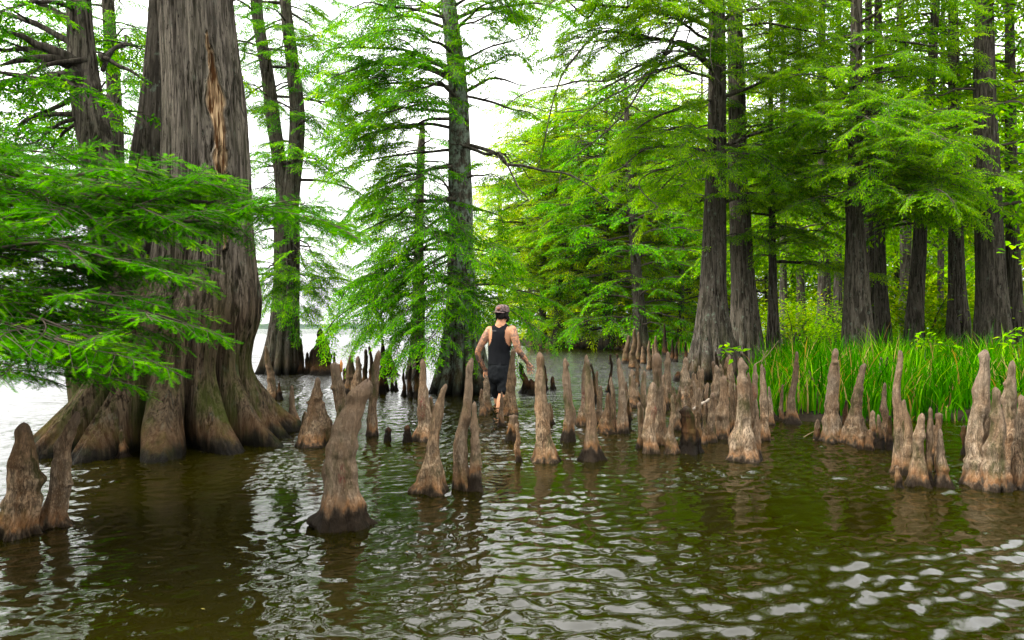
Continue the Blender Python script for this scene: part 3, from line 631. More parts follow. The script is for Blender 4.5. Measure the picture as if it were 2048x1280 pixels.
# --- twin stem tree left
gtw, C2, B2 = tree('forked twin stemmed grey cypress rising from the lake right of the giant trunk', [(560, 752, 92), (562, 740, 84), (565, 700, 68), (570, 640, 56), (573, 560, 50), (574, 480, 50), (573, 430, 47), (570, 400, 36), (563, 350, 28), (548, 250, 27), (535, 150, 25), (515, 30, 22), (508, -80, 21), (498, -400, 12)], 20.5, 'bark_grey', [
    dict(z=(8, 14), n=16, L=3.2, s=1), dict(z=(2.2, 7.5), n=12, L=1.9, s=2, leafy=.65)], limbs=[
    ((572, 470), (640, 520, 19), .04, .08, 1.), ((572, 420), (650, 440, 21), .03, .08, 1.), ((545, 200), (480, 160, 19), .03, .06, 1.), ((520, 60), (470, 30, 19), .03, .06, 1.), ((535, 120), (640, 60, 19), .03, .06, 1.), ((545, 230), (490, 230, 21), .03, .06, 1.), ((570, 400), (500, 480, 19), .03, .06, 1.), ((560, 330), (640, 330, 19), .03, .06, 1.), ((572, 480), (650, 600, 19), .03, .08, 1.), ((573, 520), (600, 640, 18.5), .03, .08, 1.), ((573, 500), (560, 620, 18), .03, .08, 1.),
    ((573, 560), (620, 560, 19), .03, .08, 1.), ((545, 200), (620, 260, 19), .03, .06, 1.), ((540, 180), (640, 150, 21), .03, .06, 1.), ((520, 60), (600, 30, 21), .03, .06, .7), ((530, 120), (470, 100, 20), .03, .05, .7), ((560, 340), (490, 320, 20.5), .025, .05, .5), ((560, 350), (500, 400, 20), .02, .05, .5)],
    nz=200, na=90, lobes=(11, .3, .9), seed=7)
_, C2b = trunk('stem', gtw, np.array(gtw.location), [(578, 520, 34), (578, 440, 34), (583, 380, 33), (592, 300, 30), (594, 220, 29), (584, 120, 25), (572, 20, 22), (566, -80, 21), (560, -400, 12)], 20.4, M['bark_grey'], 120, 60, lobes=(5, 0, 1), ridge=(.03, 6., .4), seed=8, zmin=None)
mb = Limbs(); B = []; auto_crown(C2b, 5.5, 14, 26, 2.4, 77, mb, B, .9, .4, leafy=.75); mb.link(gtw, M['bark_grey'], np.array(gtw.location)); link('crown', crown_mesh('crown', B, 'mid', [M['leaf'], WM], np.array(gtw.location), 8), gtw)

tree('pale slim cypress trunk seen between the giant tree and its left stem', [(238, 745, 60), (236, 650, 40), (235, 500, 32), (232, 300, 29), (226, 150, 25), (216, 0, 22), (212, -150, 19), (208, -400, 8)], 20, 'bark_grey', [
    dict(z=(3.2, 14), n=44, L=2.8, s=1, leafy=.8)], seed=11, nz=90, na=44)

# --- right hand big pair
tree('tall grey cypress with a wide fluted foot behind the knees, nearer of a pair', [(1432, 775, 150), (1434, 750, 132), (1432, 715, 106), (1428, 680, 82), (1426, 640, 66), (1426, 580, 52), (1428, 500, 46), (1430, 400, 41), (1433, 300, 37), (1434, 200, 34), (1434, 100, 32), (1433, 0, 30), (1431, -150, 27), (1428, -500, 18), (1427, -900, 6)], 18.4, 'bark', [
    dict(z=(9.2, 18), n=20, L=3.2, s=1, bias=.3, bstr=.6), dict(z=(4.4, 8.8), n=14, L=3.2, s=3, droop=-.05, bias=1.2, bstr=.7)], limbs=[
    ((1433, 150), (1020, 290, 15), .06, .22, .25, 2, .1), ((1433, 110), (1180, 190, 16), .05, .08, .4), ((1434, 60), (1090, 20, 15.5), .07, .05, .7, 2), ((1434, 20), (1180, -40, 15), .06, .05, .9, 1), ((1434, 90), (1250, 40, 15.5), .05, .06, .9), ((1434, 130), (1310, 110, 16), .05, .06, .9), ((1434, 200), (1250, 270, 17), .05, .06, .8), ((1431, 290), (1250, 290, 16.4), .05, .1, .9),
    ((1431, 300), (1300, 420, 17), .04, .08, .9), ((1431, 300), (1610, 250, 17), .06, .04, .8), ((1433, 200), (1700, 120, 17.5), .05, .05, .5), ((1433, 150), (1600, 170, 16.5), .05, .06, .8), ((1431, 300), (1560, 330, 16.5), .04, .05, 1.),
    ((1430, 310), (1180, 360, 16), .04, .1, .6), ((1430, 400), (1560, 390, 17), .03, .05, .9), ((1434, 30), (1300, -60, 16), .05, .04, .8), ((1434, 60), (1540, -60, 17), .06, .03, .7), ((1430, 330), (1530, 300, 16.6), .03, .04, 1.)],
    nz=260, na=150, lobes=(12, .32, .9), ridge=(.03, 10., .35), seed=21, leaf='leaf_deep', dead=[((1434, 30), (1130, 370, 14.5), .05, .12, 71), ((1434, 120), (1060, 330, 14.), .05, .16, 72), ((1434, 160), (1150, 230, 15), .045, .1, 73), ((1434, 0), (1010, 60, 14.5), .05, .12, 74), ((1431, 290), (1240, 480, 15.5), .035, .1, 75)])
tree('stout grey cypress with a fluted foot, the farther of the pair', [(1490, 765, 110), (1491, 745, 98), (1491, 700, 74), (1490, 640, 58), (1487, 580, 48), (1483, 500, 42), (1479, 400, 38), (1475, 330, 35), (1474, 200, 32), (1470, 50, 28), (1468, -300, 18), (1467, -800, 6)], 19.6, 'bark_grey', [
    dict(z=(5.2, 18), n=30, L=2.9, s=1, bias=.6, bstr=.5)], nz=200, na=120, lobes=(11, .3, .9), ridge=(.035, 9., .35), seed=23, leaf='leaf_deep')

RT = 'cypress trunks in the woods on the right bank'
def gzat(px, d): return float(ground_z(np.array([(px - 1024) / FP * d]), np.array([float(d)]))[0])
def rtree(label, rows, d, mat='bark', seed=1, crown=None, **kw):
    gz = gzat(rows[0][0], d); by = HY + (CH - gz) * FP / d
    rows = [(rows[0][0], by, rows[0][1])] + [q for q in rows[1:] if q[1] < by - 8]; rows.append((rows[-1][0], rows[-1][1] - 620, 4))
    crown = (crown or [dict(z=(4.4, 12), n=22, L=3.2, s=1, leafy=.75)]) + [dict(z=(12.5, 20), n=13, L=3.4, s=9, leafy=.9)]
    return tree(label, rows, d, mat, crown if crown is not None else [dict(z=(4.4, 12), n=22, L=3.2, s=1, leafy=.75)], seed=seed, gz=gz, kind=kw.pop('kind', 'far'), leaf=kw.pop('leaf', 'leaf_deep'), group=RT, nz=120, na=60, **kw)
LF = lambda u: .6 + .5 * sin(min(1, u) * 3.1)
rtree('slender cypress pole trunk right of the fluted pair, beside the grass', [(1548, 36), (1547, 680, 27), (1546, 620, 20), (1545, 500, 14), (1542, 300, 10), (1541, 100, 8), (1541, -100, 5)], 20, seed=31, crown=[dict(z=(3.2, 10), n=46, L=2.4, s=1)], kind='mid')
rtree('thick grey cypress with a swollen knob on its trunk, behind the tall grass', [(1716, 78), (1715, 660, 60), (1714, 600, 50), (1712, 500, 38), (1709, 430, 32), (1710, 408, 38), (1710, 385, 28), (1711, 300, 26), (1712, 150, 23), (1713, 0, 20), (1714, -300, 10)], 17.5, 'bark_grey', 33, kind='mid', crown=[dict(z=(8.6, 12), n=14, L=3., s=1), dict(z=(4.4, 8.6), n=26, L=3.2, s=3, bias=-1.6, bstr=.5)], limbs=[
    ((1710, 410), (1860, 420, 16.5), .045, .06, .9), ((1710, 410), (1900, 330, 16.5), .045, .05, 1.), ((1710, 400), (1800, 340, 15.5), .03, .05, 1.), ((1711, 300), (1930, 210, 16.5), .04, .05, 1.), ((1711, 300), (1600, 220, 15.5), .04, .05, 1.), ((1711, 250), (1750, 240, 14.5), .03, .06, 1.), ((1710, 410), (1620, 400, 16.5), .03, .05, .8), ((1710, 380), (1790, 300, 14.5), .03, .05, 1.), ((1711, 200), (1560, 130, 16), .03, .05, 1.), ((1711, 300), (1880, 270, 14.5), .04, .05, 1.), ((1711, 370), (1960, 420, 16.), .04, .05, 1.)])
rtree('dark cypress trunk tight behind the knobbed trunk', [(1742, 40), (1741, 640, 27), (1740, 550, 22), (1739, 400, 19), (1738, 200, 16), (1736, -200, 8)], 22, 'bark', 35)
rtree('second dark trunk just right of the knobbed trunk', [(1768, 46), (1765, 640, 30), (1761, 560, 23), (1759, 450, 19), (1757, 300, 17), (1756, 0, 13), (1756, -300, 6)], 21, 'bark_dark', 36)
rtree('grey leaning cypress trunk between the knobbed trunk and the right edge', [(1826, 42), (1829, 640, 34), (1836, 540, 27), (1842, 430, 23), (1850, 300, 20), (1862, 150, 17), (1872, 0, 14), (1890, -300, 7)], 20, 'bark_dark', 37)
rtree('slim cypress trunk left of the leaning grey trunk', [(1812, 34), (1812, 560, 22), (1810, 420, 20), (1806, 250, 17), (1800, 0, 13), (1796, -200, 6)], 25, 'bark_grey', 38)
rtree('straight grey cypress with a flared foot among the grass, right part of the woods', [(1916, 56), (1917, 650, 42), (1915, 600, 33), (1912, 500, 27), (1910, 300, 23), (1907, 100, 19), (1905, -200, 12)], 20.5, 'bark', 39)
rtree('broad dark cypress trunk near the right edge, widest of the woods', [(1985, 92), (1985, 650, 66), (1982, 560, 54), (1976, 400, 46), (1970, 200, 38), (1968, 50, 33), (1966, -300, 16)], 18.5, 'bark_dark', 40)
rtree('dark cypress trunk at the right edge', [(2032, 50), (2030, 640, 34), (2026, 500, 25), (2022, 300, 20), (2020, 100, 17), (2018, -200, 9)], 21, 'bark_dark', 41)
rtree('far cypress with a dark fluted foot seen in the gap left of the knobbed trunk', [(1650, 54), (1650, 640, 34), (1649, 580, 24), (1647, 450, 20), (1645, 300, 17), (1644, 0, 12)], 28, 'bark', 42)
rtree('faint thin trunk behind the slender pole trunk', [(1603, 24), (1601, 560, 15), (1600, 400, 14), (1598, 200, 12), (1596, 0, 8)], 32, 'bark_grey', 43)
rtree('thin dark trunk right of the leaning grey trunk', [(1880, 18), (1881, 600, 12), (1882, 450, 11), (1884, 300, 10), (1886, 0, 7)], 27, 'bark_dark', 44)
rtree('thin dark trunk in the shade left of the knobbed trunk', [(1675, 22), (1676, 560, 15), (1677, 450, 13), (1678, 200, 11), (1678, 0, 8)], 34, 'bark_dark', 45)
rtree('thin grey trunk between the fluted pair and the slender pole trunk', [(1568, 24), (1567, 600, 15), (1566, 450, 12), (1566, 200, 10), (1566, 0, 7)], 30, 'bark_grey', 46)

# --- trees of the far bank in the middle, yellow green crowns, and the woods behind
FB = 'trees on the far bank beyond the man'
fb = [  # base px, depth, width, lean top px, top y, leaf, label
 (1085, 50, 22, 1090, 250, 'leaf_yellow', 'leafy cypress at the left end of the far bank, boughs low over the water'),
 (1118, 48, 30, 1112, 180, 'leaf_deep', 'dark trunked tree with low dense boughs near the left end of the far bank'),
 (1175, 47, 24, 1178, 160, 'leaf_yellow', 'yellow green cypress in the middle of the far bank'),
 (1216, 45, 34, 1212, 170, 'leaf_deep', 'low spreading cypress with dark roots in the middle of the far bank'),
 (1281, 41, 40, 1250, 150, 'leaf', 'dark leaning cypress with a fluted foot on the far bank, behind the knee thicket'),
 (1318, 50, 18, 1322, 200, 'leaf_yellow', 'bright yellow green tree behind the dark leaning cypress'),
 (1362, 46, 20, 1366, 190, 'leaf_yellow', 'bright yellow green tree left of the fluted pair'),
 (1402, 52, 24, 1404, 120, 'leaf_yellow', 'bright tree standing directly behind the fluted pair'),
 (1110, 70, 22, 1112, 200, 'leaf_yellow', 'tall pale tree behind the left end of the far bank'),
 (1000, 95, 16, 1000, 360, 'leaf_yellow', 'small pale green tree beyond the man, left of the far bank')]
for i, (bx, d, w, tx, ty, lf, lab) in enumerate(fb):
    d = float(d); gz = max(0, gzat(bx, d)); by = HY + (CH - gz) * FP / d
    ht = CH + (HY - ty) / FP * d
    path = [(bx, by, w * 1.5), (bx, by - 12, w * 1.1), (bx, by - 40, w * .72), (bx + (tx - bx) * .3, HY - 130, w * .5), (bx + (tx - bx) * .7, HY - 300, w * .42), (tx, ty, w * .12)]
    tree(lab, path, d, 'bark_dark' if i % 2 else 'bark', [dict(z=(1.0, ht), n=int(36 + ht * 2.2), L=5.4, s=1, droop=-.08, lfun=LF, r0=.05)], seed=60 + i, gz=gz, kind='far', leaf=lf, group=FB, nz=60, na=30, lobes=(9, .3, 1.2), blen=1.9, gap=.8)

# --- woods behind: a few whole trees, copied
def proto(seed, ht, leaf, label, L=4.5, nb=42, rt=.28):
    org = np.zeros(3); g = tree_root('bald_cypress', label, org, 'tree', 'trees in the depth of the woods')
    C = catmull(np.array([(0, 0, -.5, rt * 2), (0, 0, .3, rt * 1.5), (.05, 0, 2, rt), (.2, .1, ht * .4, rt * .8), (.3, .1, ht * .75, rt * .5), (.3, .1, ht, .05)]), 40)
    mb = MB(); mb.tube(C[:, :3], C[:, 3], 14, .08, seed); link('trunk', mb.mesh('trunk', M['bark_dark'], org), g)
    mb = MB(); B = []; auto_crown(C, 2.2, ht, nb, L, seed, mb, B, 2.4, 1.2, -.05, 1., r0=.06, lfun=LF); link('crown', crown_mesh('crown', B, 'vfar', [M[leaf], WM], org, seed, mb), g); return g
def dup(g, loc, rz, sc, label=None):
    o = g.copy(); COL.objects.link(o); o.location = tuple(loc); o.rotation_euler = (0, 0, rz); o.scale = (sc,) * 3
    if label: o['label'] = label
    for ch in list(g.children):
        c = ch.copy(); COL.objects.link(c); c.parent = o
    return o
LM = [(1085, 'beyond the left end of the far bank'), (1150, 'beyond the middle of the far bank'), (1215, 'above the dark roots of the far bank'), (1262, 'behind the dark leaning cypress'), (1310, 'right of the dark leaning cypress'), (1365, 'just left of the fluted pair'), (1430, 'behind the fluted pair'), (1500, 'right of the fluted pair'), (1548, 'behind the slender pole trunk'), (1600, 'between the pole trunk and the knobbed trunk'), (1660, 'left of the knobbed trunk'), (1710, 'behind the knobbed trunk'), (1770, 'right of the knobbed trunk'), (1830, 'behind the leaning grey trunk'), (1880, 'right of the leaning grey trunk'), (1920, 'behind the straight grey cypress'), (1965, 'left of the broad dark trunk'), (2010, 'right of the broad dark trunk'), (2060, 'at the right edge of the woods')]
def near_lm(px, d, used_l, what):
    t = min(LM, key=lambda q: abs(q[0] - px))[1]
    for w_ in ('', ', a nearer one', ', a farther one', ', half hidden by others'):
        if (what, t, w_) not in used_l: used_l.add((what, t, w_)); break
    return what + ' ' + t + w_
UL = set()
PR = [proto(201, 19, 'leaf_yellow', 'bright yellow green cypress deep in the woods beyond the banks'), proto(202, 17, 'leaf_deep', 'deep green cypress deep in the woods beyond the banks'), proto(203, 22, 'leaf_yellow', 'bright yellow green cypress deep in the woods beyond the banks', 5)]
used = set(); r = np.random.RandomState(12)
spots = []
for (px, d) in [(1060, 78), (1100, 92), (1150, 66), (1190, 85), (1235, 64), (1262, 90), (1300, 68), (1345, 75), (1380, 62), (1420, 82), (1455, 60), (1500, 70), (1540, 50), (1590, 62), (1660, 58), (1735, 66), (1800, 56), (1870, 64), (1960, 52), (2040, 50), (2120, 40), (1700, 80), (1900, 85), (2000, 75), (1340, 105), (1480, 100), (1250, 120), (1130, 125), (1650, 90), (1830, 85)]:
    spots.append((px, d))
for i, (px, d) in enumerate(spots):
    k = 0 if px < 1500 and i % 3 else (2 if i % 2 and px < 1750 else 1)
    if px >= 1750: k = 1 if i % 3 else 0
    p = W(px, HY, d); p[2] = float(ground_z(np.array([p[0]]), np.array([p[1]]))[0]) - .1
    rz, sc = r.uniform(0, 6.28), r.uniform(.85, 1.15)
    if k not in used: used.add(k); PR[k].location = tuple(p); PR[k].rotation_euler = (0, 0, rz); PR[k].scale = (sc,) * 3; PR[k]['label'] = near_lm(px, d, UL, 'yellow green woods cypress' if k != 1 else 'deep green woods cypress')
    else: dup(PR[k], p, rz, sc, near_lm(px, d, UL, 'yellow green woods cypress' if k != 1 else 'deep green woods cypress'))

# --- leafy shrubs of the understorey
def leaves(P, size, rs, droop=-.2):
    n = len(P); az = rs.uniform(0, 2 * pi, n); D = np.stack([np.cos(az), np.sin(az), rs.uniform(-.7, .4, n)], 1)
    R = frames(D, np.tile([0, 0, 1.], (n, 1)), rs.uniform(-.8, .8, n)); s = size * rs.uniform(.6, 1.2, n)
    q = np.array([(0, 0, 0), (.35, .26, .05), (1, 0, -.08), (.35, -.26, .05), (.5, 0, -.03)])
    V = np.einsum('nij,vj->nvi', R, q) * s[:, None, None] + P[:, None]
    F = (np.array([(0, 4, 1), (1, 4, 2), (2, 4, 3), (3, 4, 0)])[None] + (np.arange(n) * 5)[:, None, None]).reshape(-1, 3)
    return V.reshape(-1, 3), F, np.repeat(np.clip(.45 + .22 * rs.randn(n), 0, 1), 5)
def shrub(seed, label, w, h, n, size, mat='leaf_broad', group='shrubs under the trees'):
    rs = np.random.RandomState(seed); g = tree_root('shrub', label, (0, 0, 0), 'shrub', group); mb = MB(); pts = []
    for i in range(16):
        az = rs.uniform(0, 6.28); e = np.array([cos(az) * w * rs.uniform(.3, 1), sin(az) * w * rs.uniform(.3, 1), h * rs.uniform(.45, 1)])
        s = np.linspace(0, 1, 6)[:, None]; P = e * s; P[:, 2] = e[2] * np.sqrt(s[:, 0]); mb.tube(P, np.linspace(.02, .005, 6), 4)
        for t in (.5, .75, 1): pts.append(np.array([np.interp(t, s[:, 0], P[:, c]) for c in range(3)]))
    pts = np.array(pts); k = rs.randint(0, len(pts), n); P = pts[k] + rs.randn(n, 3) * np.array([.22 * w, .22 * w, .13 * h]); P[:, 2] = np.abs(P[:, 2]) + .05
    V, F, v = leaves(P, size, rs); link('stems', mb.mesh('stems', M['twig']), g)
    link('foliage', mkmesh('foliage', V, [F], M[mat], attrs={'v': v}, smooth=False), g); return g
SH = [shrub(1, 'yellow green leafy shrub glowing between the dark trunks of the right bank', 1.7, 2.6, 2600, .15), shrub(2, 'green leafy shrub in the shade between the trunks of the right bank', 1.4, 2.0, 2200, .13, 'leaf_deep')]
used = set()
for i, (px, d) in enumerate([(1590, 27), (1625, 34), (1665, 25), (1690, 36), (1740, 30), (1790, 27), (1800, 34), (1850, 31), (1880, 24), (1905, 35), (1950, 28), (1965, 38), (2010, 29), (2040, 25), (2070, 32), (1560, 38), (1850, 22), (1940, 22), (1640, 42), (1720, 44), (1930, 44), (1420, 62), (1380, 55), (1335, 58), (1300, 60)]):
    k = 1 if i % 3 == 2 else 0; p = W(px, HY, d); p[2] = float(ground_z(np.array([p[0]]), np.array([p[1]]))[0]) - .05; sc = .8 + .5 * rnd.random()
    lb_ = near_lm(px, d, UL, ('yellow green leafy shrub', 'shaded green leafy shrub')[k])
    if k not in used: used.add(k); SH[k].location = tuple(p); SH[k].scale = (sc,) * 3; SH[k]['label'] = lb_
    else: dup(SH[k], p, rnd.random() * 6, sc, lb_)

# --- tall reed grass on the bank
def grass(name, label, n, xr, yr, hmin, hmax, seed, cond=None, wid=.011):
    rs = np.random.RandomState(seed); x = rs.uniform(*xr, n); y = rs.uniform(*yr, n)
    sd_ = poly_sd(x, y, BANK) + .3 * noise(x * 1.3, y * 1.3, 0, 4); dens = .55 + .6 * noise(x * .9, y * .9, 2, 5)
    k = (sd_ > -.02) & (rs.rand(n) < dens + .15) & (x < y * .9 + 2)
    if cond is not None: k &= cond(x, y)
    x, y = x[k], y[k]; n = len(x); z = ground_z(x, y) - .03
    cx, cy = .25 * rs.randn(n), .25 * rs.randn(n); h = rs.uniform(hmin, hmax, n) ** 1.15 * (.85 + .45 * noise(x * 1.1, y * 1.1, 5, 6) + .3 * noise(x * 4, y * 4, 5, 16)); az = rs.uniform(0, 2 * pi, n); bend = rs.uniform(.08, .55, n) * h
    t = np.linspace(0, 1, 6); ux, uy = np.cos(az), np.sin(az); wv = wid * rs.uniform(.6, 1.5, n)
    P = np.stack([x[:, None] + ux[:, None] * bend[:, None] * t ** 2.2, y[:, None] + uy[:, None] * bend[:, None] * t ** 2.2, z[:, None] + h[:, None] * (t - (bend / h)[:, None] * .45 * t ** 3)], -1)
    a2 = az + pi / 2 + rs.uniform(-.6, .6, n); sdv = np.stack([np.cos(a2), np.sin(a2), 0 * a2], -1)[:, None] * (wv[:, None] * np.array([.7, 1, 1, .8, .5, .06]))[..., None]
    V = np.stack([P - sdv, P + sdv], 2).reshape(-1, 3); b = (np.arange(n) * 12)[:, None, None]
    q = np.array([(2*i, 2*i+1, 2*i+3, 2*i+2) for i in range(5)])[None] + b
    v = np.clip(.40 + .22 * rs.randn(n) + .25 * noise(x * 1.4, y * 1.4, 3, 9), 0, .93); v[rs.rand(n) < .09] = 1.; v = np.repeat(v, 12)
    o = link(name, mkmesh(name, V, [q.reshape(-1, 4)], M['grass'], attrs={'v': v}, smooth=False)); tag(o, label, 'grass', kind='stuff')
grass('reed_grass', 'tall bright green reed grass covering the right bank behind the knees', 52000, (3.4, 15), (9.3, 17.5), .35, 1.08, 1)
grass('wood_grass', 'bright green grass under the trees of the woods', 42000, (5, 34), (17, 46), .3, .8, 2, wid=.02)

